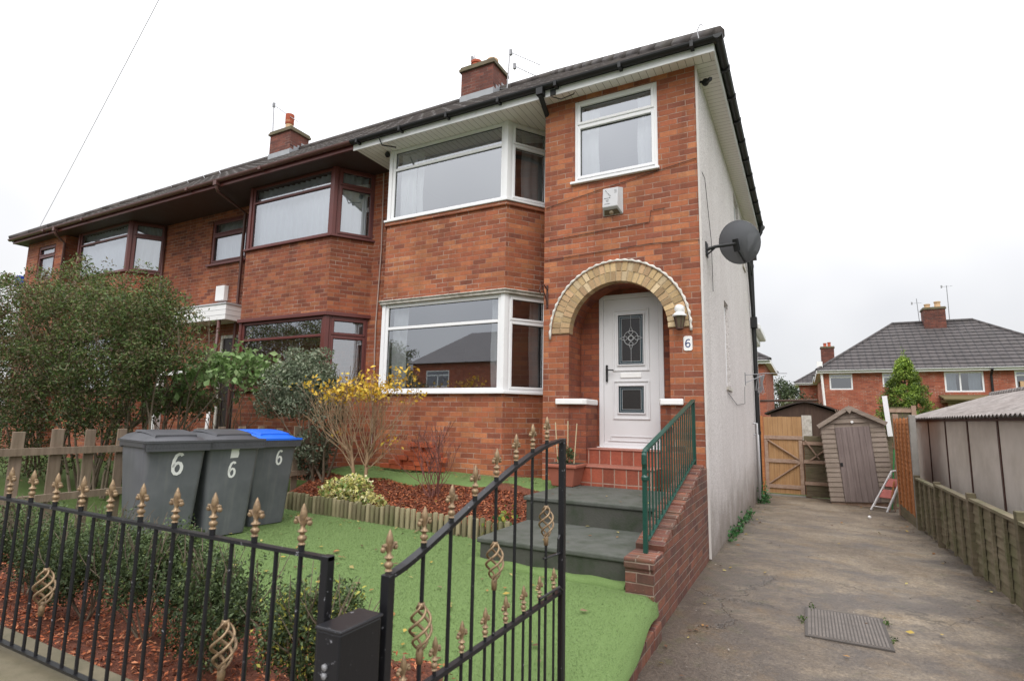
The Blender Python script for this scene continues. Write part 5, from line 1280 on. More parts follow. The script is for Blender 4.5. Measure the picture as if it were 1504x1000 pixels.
for sx in (-1, 1):
    mb.hexa([(sx*(SW+.055), -.09, SE-.035), (sx*(SW+.055), SD+.06, SE-.035), (0, SD+.06, SP), (0, -.09, SP), (sx*(SW+.055), -.09, SE-.005), (sx*(SW+.055), SD+.06, SE-.005), (0, SD+.06, SP+.03), (0, -.09, SP+.03)])
r_ = mb.build('roof', plain('green_grey_felt', (.08, .075, .06), .9, .3, 20, bump=.3), sh)
mb = MB()
for sx in (-1, 1): mb.bar((sx*(SW+.055), -.10, SE-.035), (sx*.01, -.10, SP+.01), .022, .085, (0, 0, 1))
mb.build('bargeboard', M['wood_shed'], r_); mb = MB(); mb.prism([(-.07, -.125, SP-.02), (0, -.125, SP-.12), (.07, -.125, SP-.02), (0, -.125, SP+.07)], (0, .014, 0)); mb.build('apex_diamond', M['wood_shed'], r_)
for q in ((-.6, .02, -.1, .6, .1, .02), (-.6, 1.5, -.1, .6, 1.6, .02), (-.62, -.03, -.08, .66, .015, -.045)): mb = MB(); mb.box(*q); mb.build('base_skid', M['wood_ledge'], sh)
mb = MB(); mb.lathe([(.03, -.0), (.028, .012)], (0, 0, 0), 10); mb.v = [(p[0]+.02, -.03-p[2], p[1]+1.76) for p in mb.v]; mb.build('door_lamp', M['white'], sh)
# timber gates
sg_ = thing('side_gate', (.53, 8.6, gz(8.6)), 'new orange boarded timber gate with pale Z braces at the gable end', 'gate')
g0 = gz(8.6)+.06; mb = MB()
for i in range(8): mb.box(.10+.108*i, 8.60-(i % 2)*.004, g0+.0, .10+.108*i+.104, 8.622, 1.72+random.uniform(-.008, .008))
mb.build('boards', M['wood_new'], sg_)
mb = MB()
for z in (1.36, .79, .17): mb.box(.10, 8.562, g0+z-.045, .96, 8.594, g0+z+.045)
for x in (.145, .915): mb.box(x-.04, 8.566, g0+.0, x+.04, 8.5938, g0+1.30)
mb.bar((.18, 8.575, g0+1.30), (.88, 8.575, g0+.83), .025, .075, (0, 1, 0)); mb.bar((.18, 8.575, g0+.23), (.88, 8.575, g0+.75), .025, .075, (0, 1, 0))
mb.build('ledge_frame', M['wood_ledge'], sg_, bevel=.004)
mb = MB(); mb.box(.0, 8.56, -.25, .085, 8.65, 1.74); mb.build('post', M['wood_orange'], sg_)
mb = MB(); mb.box(.05, 8.54, gz(8.6)-.02, .98, 8.66, gz(8.6)+.035); mb.build('gate_sill', M['concrete'], None, label='pale concrete sill under the new timber gate', cat='sill')
dg = thing('dark_gate', (1.25, 8.5, gz(8.5)), 'old dark mossy boarded gate leaning left of the shed', 'gate')
mb = MB()
for r in range(10): mb.box(.99, 8.52-(r % 2)*.006, gz(8.5)+.03+.145*r, 1.56, 8.545, gz(8.5)+.03+.145*r+.14)
mb.build('boards', M['wood_dark'], dg)
mb = MB()
for z in (1.30, .86, .35): mb.box(.97, 8.48, gz(8.5)+z-.04, 1.58, 8.512, gz(8.5)+z+.04)
mb.box(1.52, 8.482, gz(8.5)+.1, 1.575, 8.511, 1.2); mb.build('ledge_frame', M['wood_ledge'], dg)
for q in (((1.02, 8.49, 1.15), (1.3, 8.49, .72)), ((1.1, 8.49, .68), (1.5, 8.49, 1.0))): mb = MB(); mb.bar(q[0], q[1], .03, .07, (0, 1, 0)); mb.build('brace', M['wood_ledge'], dg)
mb = MB(); mb.box(.965, 8.66, 1.15, 1.18, 8.69, 1.76); mb.build('pale_board', M['white_dirty'], None, label='pale board standing upright right of the new timber gate', cat='board')
mb = MB(); mb.box(.98, 8.7, -.25, 1.10, 8.8, 1.2); mb.build('brown_board', M['wood_orange'], None, label='orange brown board below the pale board', cat='board')
# step ladder leaning by the shed
sd_ = thing('step_ladder', (2.3, 6.95, gz(7)), 'folded white step ladder with red treads leaning beside the shed', 'step ladder')
la, lb = Vector((2.15, 6.9, gz(7)-.0)), Vector((2.60, 7.3, .60)); lu = Vector((.26, -.16, 0)); nrm = (lb-la).cross(lu).normalized()
mb = MB()
for o in (Vector((0, 0, 0)), lu): mb.bar(la+o, lb+o*.85+Z*.06*(o.length > 0), .028, .045, nrm)
mb.bar(la+(lb-la)*.1, la+(lb-la)*.1+lu, .02, .04, nrm); mb.bar(lb, lb+lu*.85+Z*.06, .03, .04, nrm); mb.build('frame', M['ladder'], sd_, bevel=.006)
for t in (.34, .62):
    p = la+(lb-la)*t; q = la+(lb-la)*(t+.20); mb = MB(); mb.hexa([p+lu*.06, p+lu*.94, q+lu*.92, q+lu*.06, p+lu*.06+nrm*.02, p+lu*.94+nrm*.02, q+lu*.92+nrm*.02, q+lu*.06+nrm*.02]); mb.build('tread', M['red_plate'], sd_)
mb = MB(); mb.tube([(2.56, 7.3, gz(7)), (2.70, 7.55, 1.05)], .014, 8); mb.build('broom_handle', M['green_plastic'], None, label='bright green broom handle leaning right of the shed', cat='broom')
for k, (x, xt, h, lb_) in enumerate(((2.46, 2.60, .42, 'short wide brown plank leaning behind the ladder'), (2.57, 2.64, .34, 'thin brown plank leaning against the tall fence panel'))):
    mb = MB(); mb.bar((x, 6.9+.05*k, gz(7)), (xt, 7.05+.05*k, h), .12-.06*k, .02, (1, 0, 0)); mb.build('plank', M['wood_orange'] if k == 0 else M['wood_ledge'], None, label=lb_, cat='plank')
mb = MB(); mb.bar((2.79, 8.8, 1.3), (2.73, 8.8, 2.24), .10, .03, (0, 1, 0)); mb.build('white_post', M['upvc'], None, label='white plastic plank standing up behind the shed roof', cat='plank')
bf = thing('back_fence', (3.0, 8.9, -.2), 'brown boarded fence panel behind the shed right side', 'fence')
mb = MB()
for i in range(5): mb.box(2.72+.12*i, 8.90, -.25, 2.72+.12*i+.112, 8.92, 1.98)
mb.build('boards', M['wood_dark'], bf); mb = MB(); mb.box(2.70, 8.86, 1.86, 3.32, 8.9, 1.94); mb.box(3.24, 8.84, -.25, 3.33, 8.86, 2.02); mb.build('frame', M['wood_ledge'], bf)
# brown shed beyond the gates
bs = thing('brown_shed', (1.1, 11.5, gz(11.5)), 'low dark brown shed with shallow felt roof beyond the gates', 'shed')
mb = MB(); mb.box(.15, 11.02, gz(11)-.1, 1.95, 13, 1.82); mb.prism([(.15, 11.021, 1.82), (1.95, 11.021, 1.82), (1.05, 11.021, 2.16)], (0, 1.97, 0)); mb.build('wall', M['wood_brown'], bs)
mb = MB()
arc = [(.0+2.1*i/10, 1.80+.36*(1-abs(i/5-1)**1.35)) for i in range(11)]
for (a, b), (c, d) in zip(arc, arc[1:]): mb.hexa([(a, 10.9, b), (c, 10.9, d), (c, 13.1, d), (a, 13.1, b), (a, 10.9, b+.045), (c, 10.9, d+.045), (c, 13.1, d+.045), (a, 13.1, b+.045)])
mb.build('roof', plain('brown_felt', (.045, .032, .026), .9, .3, 10), bs)
mb = MB()
for i in range(7): mb.bar((1.78+.05*i, 10.7, 1.5), (1.78+.05*((i+3) % 7), 10.7, 1.95), .012, .012, (0, 1, 0))
mb.build('folded_trellis', M['wood_ledge'], None, label='small piece of trellis above the dark gate', cat='trellis')
mb = MB(); mb.tube([(-.01, 9.45, 2.14), (1.35, 9.45, 2.16)], .03, 8); mb.build('dark_pole', M['wood_brown'], None, label='dark horizontal pole above the new timber gate', cat='pole')
# manhole cover
mh = thing('manhole_cover', (1.24, -1.62, 0), 'ribbed rectangular iron cover set in the driveway', 'manhole cover')
mb = MB(); mb.box(.965, -1.985, -.03, 1.525, -1.255, .0095); mb.build('frame', M['iron_dark'], mh)
mb = MB(); mb.box(.985, -1.965, -.03, 1.505, -1.275, .0105)
mb2 = MB()
for i in range(22): x = .992+.0235*i; mb.box(x, -1.955, .0105, x+.013, -1.285, .0135); mb2.box(x+.0145, -1.955, .0106, x+.022, -1.285, .0112)
mb2.build('groove', M['iron_dark'], mh)
mb.build('plate', M['manhole'], mh)

# ================================================================ VEGETATION
def leaf_mesh(name, C, size, cols, parent, mat='leaf', seed=1, wid=.5, flat=0.0, fold=.12, label=None, cat=None, kind=None, droop=0.0, jit=.35):
    rg = np.random.default_rng(seed); C = np.asarray(C, float); n = len(C)
    a = rg.normal(size=(n, 3)); a[:, 2] = a[:, 2]*(1-flat)-droop; a /= np.linalg.norm(a, axis=1)[:, None]
    b = rg.normal(size=(n, 3));
    if flat: b[:, :2] *= (1-flat*.8); b[:, 2] = np.abs(b[:, 2])+flat
    nn = b-(b*a).sum(1)[:, None]*a; nn /= np.linalg.norm(nn, axis=1)[:, None]; s = np.cross(a, nn)
    L = size*rg.uniform(1-jit, 1+jit, n)[:, None]; Wd = L*wid
    V = np.stack([C-a*L*.5, C-a*L*.08+s*Wd*.5+nn*L*fold, C+a*L*.5, C-a*L*.08-s*Wd*.5+nn*L*fold], 1).reshape(-1, 3)
    F = np.arange(n*4).reshape(n, 4)
    me = bpy.data.meshes.new(name); me.vertices.add(n*4); me.loops.add(n*6); me.polygons.add(n*2)
    me.vertices.foreach_set('co', V.astype(np.float32).ravel())
    li = np.stack([F[:, 0], F[:, 1], F[:, 2], F[:, 0], F[:, 2], F[:, 3]], 1).ravel(); me.loops.foreach_set('vertex_index', li.astype(np.int32))
    me.polygons.foreach_set('loop_start', (np.arange(n*2)*3).astype(np.int32)); me.update(calc_edges=True)
    at = me.attributes.new('col', 'FLOAT_COLOR', 'POINT'); cols = np.asarray(cols, float)
    if cols.ndim == 2 and len(cols) != n: cc = cols[rg.integers(0, len(cols), n)]*rg.uniform(.72, 1.25, n)[:, None]
    else: cc = cols
    rgba = np.concatenate([np.repeat(cc, 4, 0), np.ones((n*4, 1))], 1); at.data.foreach_set('color', rgba.astype(np.float32).ravel())
    o = link_mesh(name, me, M[mat], parent); return tag(o, label, cat, kind=kind)

def clump(rg, c, r, n, shell=.55):
    d = rg.normal(size=(n, 3)); d /= np.linalg.norm(d, axis=1)[:, None]
    q = (shell+(1-shell)*rg.random(n)**.6)[:, None]*rg.uniform(.86, 1.08, n)[:, None]
    return np.array(c)+d*q*np.array(r)

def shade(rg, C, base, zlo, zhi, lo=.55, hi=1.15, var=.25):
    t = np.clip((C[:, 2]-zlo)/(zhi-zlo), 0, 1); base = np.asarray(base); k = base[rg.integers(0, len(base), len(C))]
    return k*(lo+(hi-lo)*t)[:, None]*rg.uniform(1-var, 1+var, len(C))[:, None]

def grow(mb, p, d, L, r, depth, rnd, tips, kids=2, spread=.5, up=.15, n=3, minr=.0025, path=None):
    pts = [Vector(p)]; d = Vector(d).normalized()
    for i in range(n):
        d = (d+Vector((rnd.uniform(-1, 1), rnd.uniform(-1, 1), rnd.uniform(-.6, 1)+up))*.16).normalized(); pts.append(pts[-1]+d*L/n)
    rs = [max(minr, r*(1-.4*i/n)) for i in range(n+1)]
    mb.tube(pts, rs, 5 if depth < 2 else 6, cap=False)
    if depth == 0: tips.append(pts[-1]); tips.append(pts[-2]); return
    for k in range(kids):
        q = pts[-1] if k < 2 else pts[-2]
        e = (d+Vector((rnd.uniform(-1, 1), rnd.uniform(-1, 1), rnd.uniform(-.5, .8)))*spread).normalized()
        grow(mb, q, e, L*rnd.uniform(.6, .9), max(minr, r*.62), depth-1, rnd, tips, kids, spread, up, n, minr)

# --- big leggy bush in the neighbour's garden
rg = np.random.default_rng(11); rnd = random.Random(11)
bb_ = thing('large_bush', (-7.6, -2.3, .35), 'large dense leggy bush filling the garden left of the bins', 'bush')
mb = MB(); tips = []
for i in range(20):
    bx, by = -8.1+rnd.uniform(-1.4, 1.0), -2.05+rnd.uniform(-.4, .4)
    grow(mb, (bx, by, .3), (rnd.uniform(-.5, .45)+(bx+8.1)*.12, rnd.uniform(-.3, .3), 1.5), 1.0, .024, 3, rnd, tips, 2, .55, .15)
for i in range(16):
    bx, by = -10.6+rnd.uniform(-2, 2), -1.9+rnd.uniform(-.4, .4)
    grow(mb, (bx, by, .3), (rnd.uniform(-.4, .4), rnd.uniform(-.3, .3), 1.6), 1.15, .024, 2, rnd, tips, 2, .5, .2)
mb.build('branches', M['bark'], bb_)
cl = [((-8.3, -2.1, 3.15), (1.0, .8, .55), 6500), ((-7.45, -2.3, 2.9), (.8, .7, .5), 5200), ((-6.7, -2.35, 2.5), (.66, .6, .42), 4200), ((-9.5, -2.1, 3.1), (.95, .8, .6), 6000), ((-10.7, -2.1, 3.3), (1.0, .8, .6), 6000), ((-11.9, -2.2, 3.4), (1.0, .8, .65), 5000),
      ((-6.15, -2.1, 2.25), (.36, .4, .34), 1500), ((-8.8, -2.3, 2.4), (1.2, .8, .5), 5200), ((-7.4, -2.5, 2.2), (.9, .6, .42), 3600), ((-10.8, -2.3, 2.3), (1.2, .8, .6), 6000), ((-12.4, -2.2, 2.2), (1.2, .8, .9), 5000), ((-6.9, -2.6, 1.8), (.6, .4, .35), 1300), ((-9.6, -2.5, 1.7), (1.1, .6, .5), 3600), ((-8.2, -2.6, 1.55), (.8, .5, .4), 1600), ((-11.4, -2.4, 1.3), (1.2, .6, .7), 3600), ((-7.3, -2.4, .95), (.5, .4, .35), 900), ((-6.45, -2.3, .85), (.35, .4, .3), 900), ((-9.9, -2.5, .8), (1.0, .5, .35), 1400),
      ((-8.6, -2.2, 3.85), (.30, .3, .18), 420), ((-8.0, -2.2, 3.72), (.25, .25, .2), 380), ((-7.55, -2.2, 3.45), (.25, .2, .2), 300), ((-9.3, -2.0, 3.75), (.35, .3, .2), 420), ((-7.0, -2.4, 3.05), (.3, .2, .15), 300), ((-10.2, -2, 3.9), (.35, .3, .2), 420), ((-11.2, -2, 4.0), (.4, .3, .2), 500), ((-6.3, -2.2, 2.7), (.22, .2, .12), 200)]
for i in range(230):
    bx = rnd.uniform(-12.5, -6.1); top = 3.95-.12*abs(bx+9)-max(0, bx+8.2)*.58; z = rnd.uniform(1.2, top+.1); cl.append(((bx, -2.45+rnd.uniform(-.75, .35), z), (.19, .16, .13), 110))
P = np.concatenate([clump(rg, *c, shell=.35) for c in cl]); tp_ = np.array([tuple(t) for t in tips for _ in range(5)]); P = np.concatenate([P, tp_+rg.normal(size=tp_.shape)*.09])
P = P[P[:, 0] < -6.75-.25*np.sin(P[:, 2]*5)-np.clip(1.9-P[:, 2], 0, 1)*.7]; hole = np.sin(P[:, 0]*4.1+1)+np.sin(P[:, 1]*3.7)+np.sin(P[:, 2]*4.6+P[:, 0]*1.5); P = P[(hole > -1.45)]
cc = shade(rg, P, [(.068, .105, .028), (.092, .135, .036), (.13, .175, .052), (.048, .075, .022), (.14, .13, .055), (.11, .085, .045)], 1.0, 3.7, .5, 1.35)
br_ = rg.random(len(P)) < np.where(P[:, 0] < -9.6, .28, .05); cc[br_] = np.array((.165, .105, .06))*rg.uniform(.5, 1.3, br_.sum())[:, None]
leaf_mesh('foliage', P, .052, cc, bb_, seed=2, wid=.42)
# --- clipped dark shrubs behind the railing
for k, (x, y, rx, ry, zt, nl, lb) in enumerate([(-3.80, -4.88, .50, .30, .94, 6200, 'dark box shrub behind the railing, furthest left'), (-2.95, -4.92, .42, .28, .96, 6200, 'dark box shrub behind the railing below the nearest bin'),
                              (-2.27, -4.95, .38, .28, .95, 6600, 'broad dark box shrub behind the middle of the railing'), (-1.62, -4.97, .33, .26, .91, 5600, 'upright dark box shrub behind the railing with open lawn on its right'), (-.98, -5.0, .25, .22, .85, 4800, 'yellow flecked shrub behind the railing end post')]):
    Z0 = .30
    t = thing('box_shrub', (x, y, Z0), lb, 'shrub', 'small shrubs behind the front railing'); rg = np.random.default_rng(40+k); rnd = random.Random(40+k)
    mb = MB(); tips = []
    for i in range(9): grow(mb, (x+rnd.uniform(-.05, .05), y+rnd.uniform(-.04, .04), Z0-.01), (rnd.uniform(-.7, .7), rnd.uniform(-.5, .5), 1), (zt-Z0)*.45, .007, 2, rnd, tips, 2, .45, .2, minr=.0015)
    mb.build('stems', M['bark'], t)
    C = []
    for i in range(11): C.append(clump(rg, (x+rnd.uniform(-.62, .62)*rx, y+rnd.uniform(-.55, .55)*ry, Z0+(zt-Z0)*rnd.uniform(.32, .78)), (rx*.40, ry*.42, (zt-Z0)*.24), nl//9, .3))
    for i in range(30):   # upright shoots
        bx, by = x+rnd.uniform(-.8, .8)*rx, y+rnd.uniform(-.8, .8)*ry; h = (zt-Z0)*rnd.uniform(.75, 1.1)*(1-.3*abs(bx-x)/rx)
        m_ = nl//100; q = np.linspace(.4, 1, m_); C.append(np.stack([bx+rg.normal(size=m_)*.02+(bx-x)*.1*q, by+rg.normal(size=m_)*.02, Z0+h*q], 1))
    C = np.concatenate(C); C = C[C[:, 2] > Z0]
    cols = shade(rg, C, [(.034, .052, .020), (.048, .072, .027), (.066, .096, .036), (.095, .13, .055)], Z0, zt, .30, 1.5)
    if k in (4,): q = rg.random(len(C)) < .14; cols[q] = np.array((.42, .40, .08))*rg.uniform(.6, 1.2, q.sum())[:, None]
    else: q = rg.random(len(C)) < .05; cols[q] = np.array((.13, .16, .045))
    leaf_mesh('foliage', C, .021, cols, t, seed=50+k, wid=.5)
# --- grey green shrub left of the bay
rg = np.random.default_rng(21); rnd = random.Random(21)
gs = thing('grey_green_shrub', (-5.5, -.75, .5), 'bushy grey green shrub left of the bare yellow one', 'shrub')
mb = MB(); tips = []
for i in range(7): grow(mb, (-5.55+rnd.uniform(-.15, .3), -.75+rnd.uniform(-.1, .1), .5), (rnd.uniform(-.7, .5), rnd.uniform(-.3, .3), 1), .62, .022, 3, rnd, tips, 2, .5, .2)
mb.build('branches', M['bark'], gs)
cl = [((-6.2, -.8, 2.05), (.5, .42, .40), 2300), ((-5.75, -.8, 2.2), (.45, .4, .36), 2000), ((-5.45, -.85, 1.95), (.32, .36, .36), 1500), ((-6.55, -.8, 1.75), (.30, .32, .28), 900), ((-5.8, -.85, 1.7), (.5, .36, .22), 1200), ((-5.75, -.7, .85), (.34, .3, .28), 900), ((-5.45, -.9, 1.15), (.38, .3, .3), 800), ((-5.9, -.95, .95), (.4, .3, .3), 700), ((-5.2, -.85, 1.6), (.3, .3, .25), 500), ((-6.1, -.8, 2.5), (.2, .2, .15), 200), ((-5.5, -.8, 2.5), (.18, .2, .12), 160)]
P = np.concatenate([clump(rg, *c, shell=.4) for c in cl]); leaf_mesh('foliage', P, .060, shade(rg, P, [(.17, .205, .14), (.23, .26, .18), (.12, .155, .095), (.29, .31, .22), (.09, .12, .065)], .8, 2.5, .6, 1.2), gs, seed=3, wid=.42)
# --- bare shrub with yellow leaves at the top
rg = np.random.default_rng(31); rnd = random.Random(33)
ys_ = thing('yellow_leaf_shrub', (-4.5, -.95, .45), 'bare tan twigged shrub with yellow leaves at its top', 'shrub')
mb = MB(); tips = []
base = Vector((-4.45, -.95, .42))
for j, (dx, top) in enumerate(((-.10, (-4.66, -.95, 1.15)), (.04, (-4.36, -.93, 1.12)))):
    a = base+Vector((dx, 0, 0)); b = Vector(top); mb.tube([a, a.lerp(b, .5)+Vector((.02, 0, 0)), b], [.028, .024, .020], 7)
    for k in range(17):
        s = a.lerp(b, .55+.028*k); ang = rnd.uniform(0, 6.28); e = Vector((math.cos(ang)*.72+(.15 if j else -.15), math.sin(ang)*.5, rnd.uniform(.35, 1.3)))
        grow(mb, s, e, rnd.uniform(.24, .38), .0095, 4, rnd, tips, 2, .45, .22, minr=.0024)
mb.build('branches', M['bark_tan'], ys_)
T = np.array([tuple(t) for t in tips]); Th = T[(T[:, 2] > 1.80)]; P = np.repeat(Th[rg.random(len(Th)) < .55], 3, 0); P = P+rg.normal(size=P.shape)*.045
ex_ = np.array([(-3.95, -.95, 1.25), (-3.9, -.93, 1.2), (-4.95, -.9, 1.3), (-5.0, -.9, 1.85)]); ex_ = np.repeat(ex_, 7, 0)+rg.normal(size=(28, 3))*.05
P = np.concatenate([P, ex_]); leaf_mesh('yellow_leaves', P, .062, [(.66, .45, .05), (.70, .52, .09), (.58, .36, .04), (.60, .34, .03)], ys_, seed=5, wid=.55)
# --- variegated low shrub
rg = np.random.default_rng(61)
vs_ = thing('variegated_shrub', (-4.35, -1.3, .4), 'low cream variegated shrub above the log edging', 'shrub')
cl = [((-4.52, -1.30, .54), (.27, .2, .2), 700), ((-4.18, -1.32, .58), (.28, .2, .24), 760), ((-3.88, -1.38, .46), (.24, .18, .15), 480), ((-4.32, -1.25, .68), (.18, .15, .12), 260), ((-3.66, -1.42, .40), (.2, .14, .07), 160)]
P = np.concatenate([clump(rg, *c, shell=.6) for c in cl]); leaf_mesh('foliage', P, .056, shade(rg, P, [(.66, .60, .26), (.58, .54, .20), (.72, .68, .42), (.50, .50, .16), (.18, .25, .07)], .35, .8, .8, 1.1), vs_, seed=6, wid=.55)
mb = MB(); tips = []; rnd = random.Random(61)
for i in range(8): grow(mb, (-4.3+rnd.uniform(-.2, .2), -1.28, .38), (rnd.uniform(-1, 1), rnd.uniform(-.6, .3), .7), .16, .006, 1, rnd, tips, 2, .5)
mb.build('stems', M['bark'], vs_)
# --- bare red twiggy shrub
rnd = random.Random(71); rg = np.random.default_rng(71)
rt_ = thing('red_twig_shrub', (-3.2, -.95, .5), 'small bare shrub of thin red twigs before the bay wall', 'shrub')
mb = MB(); tips = []
for i in range(17): grow(mb, (-3.2+rnd.uniform(-.08, .08), -.95+rnd.uniform(-.05, .05), .46), (rnd.uniform(-.75, .75), rnd.uniform(-.5, .5), 1), rnd.uniform(.26, .40), .0075, 3, rnd, tips, 2, .6, .1, minr=.0026)
mb.build('branches', M['bark_red'], rt_)
T = np.array([tuple(t) for t in tips]); leaf_mesh('dead_leaves', T[rg.integers(0, len(T), 140)]+rg.normal(size=(140, 3))*.02, .026, [(.16, .05, .03), (.12, .05, .035), (.2, .1, .05)], rt_, 'deadleaf', 7)
# --- leafy plants of the neighbour
for k, (x, y, h, lb, n, sz, base) in enumerate([(-7.55, -.9, 2.15, 'tall rose like shrub with fresh green leaves before the brown bay', 1300, .115, [(.17, .27, .09), (.22, .33, .13), (.13, .21, .07), (.27, .36, .16)]), (-8.7, -1.2, 1.6, 'loose leafy shrub under the white door canopy', 1700, .085, [(.13, .18, .07), (.18, .23, .10), (.20, .15, .08), (.10, .13, .06)])]):
    t = thing('leafy_shrub', (x, y, .4), lb, 'shrub'); rnd = random.Random(80+k); rg = np.random.default_rng(80+k); mb = MB(); tips = []
    for i in range(9): grow(mb, (x+rnd.uniform(-.3, .3), y+rnd.uniform(-.1, .1), .4), (rnd.uniform(-.5, .5), rnd.uniform(-.3, .3), 1.3), h*.36, .012, 3, rnd, tips, 2, .5, .2)
    mb.build('stems', M['bark'], t); T = np.array([tuple(q) for q in tips])
    T = T[rg.integers(0, len(T), n)]+rg.normal(size=(n, 3))*.10; leaf_mesh('foliage', T, sz, shade(rg, T, base, .6, h, .6, 1.15), t, seed=90+k, wid=.6)
# --- pot plant, weeds, ivy
rg = np.random.default_rng(101)
P = clump(rg, (-1.60, -.42, 1.12), (.11, .11, .13), 130, .2); leaf_mesh('pot_plant_leaves', P, .06, [(.06, .1, .04), (.1, .14, .06), (.14, .1, .05)], pt, seed=10)
for k, (x, y0, y1, n, w_, h, lb) in enumerate([(.08, 1.2, 4.6, 260, .06, .08, 'green ivy growing along the foot of the pebbledash gable'), (.16, 6.4, 7.1, 260, .12, .22, 'small weeds at the foot of the black downpipe'), (-1.85, -1.75, -1.45, 220, .14, .14, 'small green and yellow plant left of the concrete steps')]):
    t0 = rg.random(n); y = y0+(y1-y0)*t0; P = np.stack([x+rg.normal(size=n)*w_*.5, y, (.33 if k == 2 else gz(1)*0-.025*np.maximum(y, 0))+np.abs(rg.normal(size=n))*h*(.4+.6*np.sin(t0*9+k)**2)], 1)
    if k < 2: P[:, 0] = np.abs(P[:, 0]-.03)+.03
    leaf_mesh('weeds', P, .05, [(.03, .10, .03), (.05, .15, .05), (.08, .17, .06)] if k < 2 else [(.05, .12, .03), (.2, .25, .05), (.4, .35, .06)], None, seed=20+k, wid=.75, label=lb, cat='weeds')
for k, (x, y) in enumerate([(.95, -1.62), (1.54, -1.35), (1.55, -1.75), (1.02, -1.25)]):
    n = 18; P = np.stack([x+rg.normal(size=n)*.015, y+rg.normal(size=n)*.05, np.abs(rg.normal(size=n))*.015], 1)
    leaf_mesh('weeds', P, .028, [(.05, .09, .025), (.08, .12, .03)], None, seed=30+k, label=['tiny weeds at the left edge of the manhole cover', 'tiny weeds at the far right corner of the manhole cover', 'tiny weeds at the right edge of the manhole cover', 'tiny weeds at the far left corner of the manhole cover'][k], cat='weeds')
# --- conifer
rg = np.random.default_rng(111)
cf = thing('conifer', (3.85, 14, -.6), 'bright yellow green conifer in front of the rear brick house', 'tree')
mb = MB(); mb.tube([(3.85, 14, -.6), (3.85, 14, 3.5)], [.09, .015], 7)
C = []; rnd = random.Random(5)
for i in range(420):
    t = rnd.random()**1.0; z = .2+3.3*t; r = 1.36*(1-t)**.86+.05; a = rnd.uniform(0, 6.28); rr_ = r*rnd.uniform(.55, 1.0)
    c = np.array((3.85+rr_*math.cos(a), 14+rr_*math.sin(a), z+.1)); m_ = 75
    C.append(c+rg.normal(size=(m_, 3))*np.array((.09, .09, .075))*(.5+.6*(1-t)))
    if i % 3 == 0: mb.tube([(3.85, 14, z-.1), tuple(c)], [.012, .004], 4)
mb.build('trunk', M['bark'], cf); C.append(np.array((3.85, 14, 3.62))+rg.normal(size=(120, 3))*np.array((.05, .05, .14))); C = np.concatenate(C)
lobe = np.sin(C[:, 0]*7)+np.sin(C[:, 2]*6+C[:, 1]*5); cc = shade(rg, C, [(.13, .20, .03), (.20, .28, .045), (.27, .35, .065), (.06, .105, .018)], .3, 3.7, .7, 1.15)*(1+.38*np.clip(lobe, -1, 1))[:, None]
leaf_mesh('foliage', C, .075, cc, cf, seed=12, wid=.35)
# --- far trees
def tree(x, y, z0, h, r, lb, base, n, seed, leafy=True, lsz=.16):
    t = thing('broadleaf_tree', (x, y, z0), lb, 'tree'); rnd = random.Random(seed); rg = np.random.default_rng(seed); mb = MB(); tips = []
    grow(mb, (x, y, z0), (0, 0, 1), h*.27, h*.03, 4, rnd, tips, 3 if not leafy else 2, .55, .25, minr=.012); mb.build('trunk', M['bark'], t)
    if leafy:
        T = np.array([tuple(q) for q in tips]); C = [T[rg.integers(0, len(T), n//2)]+rg.normal(size=(n//2, 3))*r*.14]
        for i in range(9): a = rnd.uniform(0, 6.28); q = r*rnd.uniform(.2, .7); C.append(clump(rg, (x+q*math.cos(a), y+q*math.sin(a), z0+h*rnd.uniform(.45, .85)), (r*.4, r*.4, h*.14), n//18, .3))
        C = np.concatenate(C); leaf_mesh('crown', C, lsz, shade(rg, C, base, z0+h*.3, z0+h, .6, 1.2), t, seed=seed)
tree(-.1, 33, -1, 5.6, 1.5, 'dark green tree in the gap behind the gable end', [(.05, .075, .03), (.07, .10, .04), (.045, .06, .03)], 3400, 201)
tree(1.3, 48, -1, 6.0, 2.2, 'pale bare winter tree above the distant grey roof', [(.2, .15, .1)], 10, 203, False)
tree(1.0, 31, -1, 4.4, 1.1, 'light olive bush below the distant grey roof', [(.13, .14, .07), (.17, .17, .09), (.1, .12, .05)], 2200, 204)
tree(.45, 16, -.6, 2.6, .55, 'small bright green shrub above the new timber gate', [(.1, .2, .03), (.15, .26, .05)], 1300, 205, True, .08)
tree(13.5, 45, -1, 8.6, 3.0, 'thin bare tree over the right end of the rear roof', [(.2, .15, .1)], 10, 206, False)

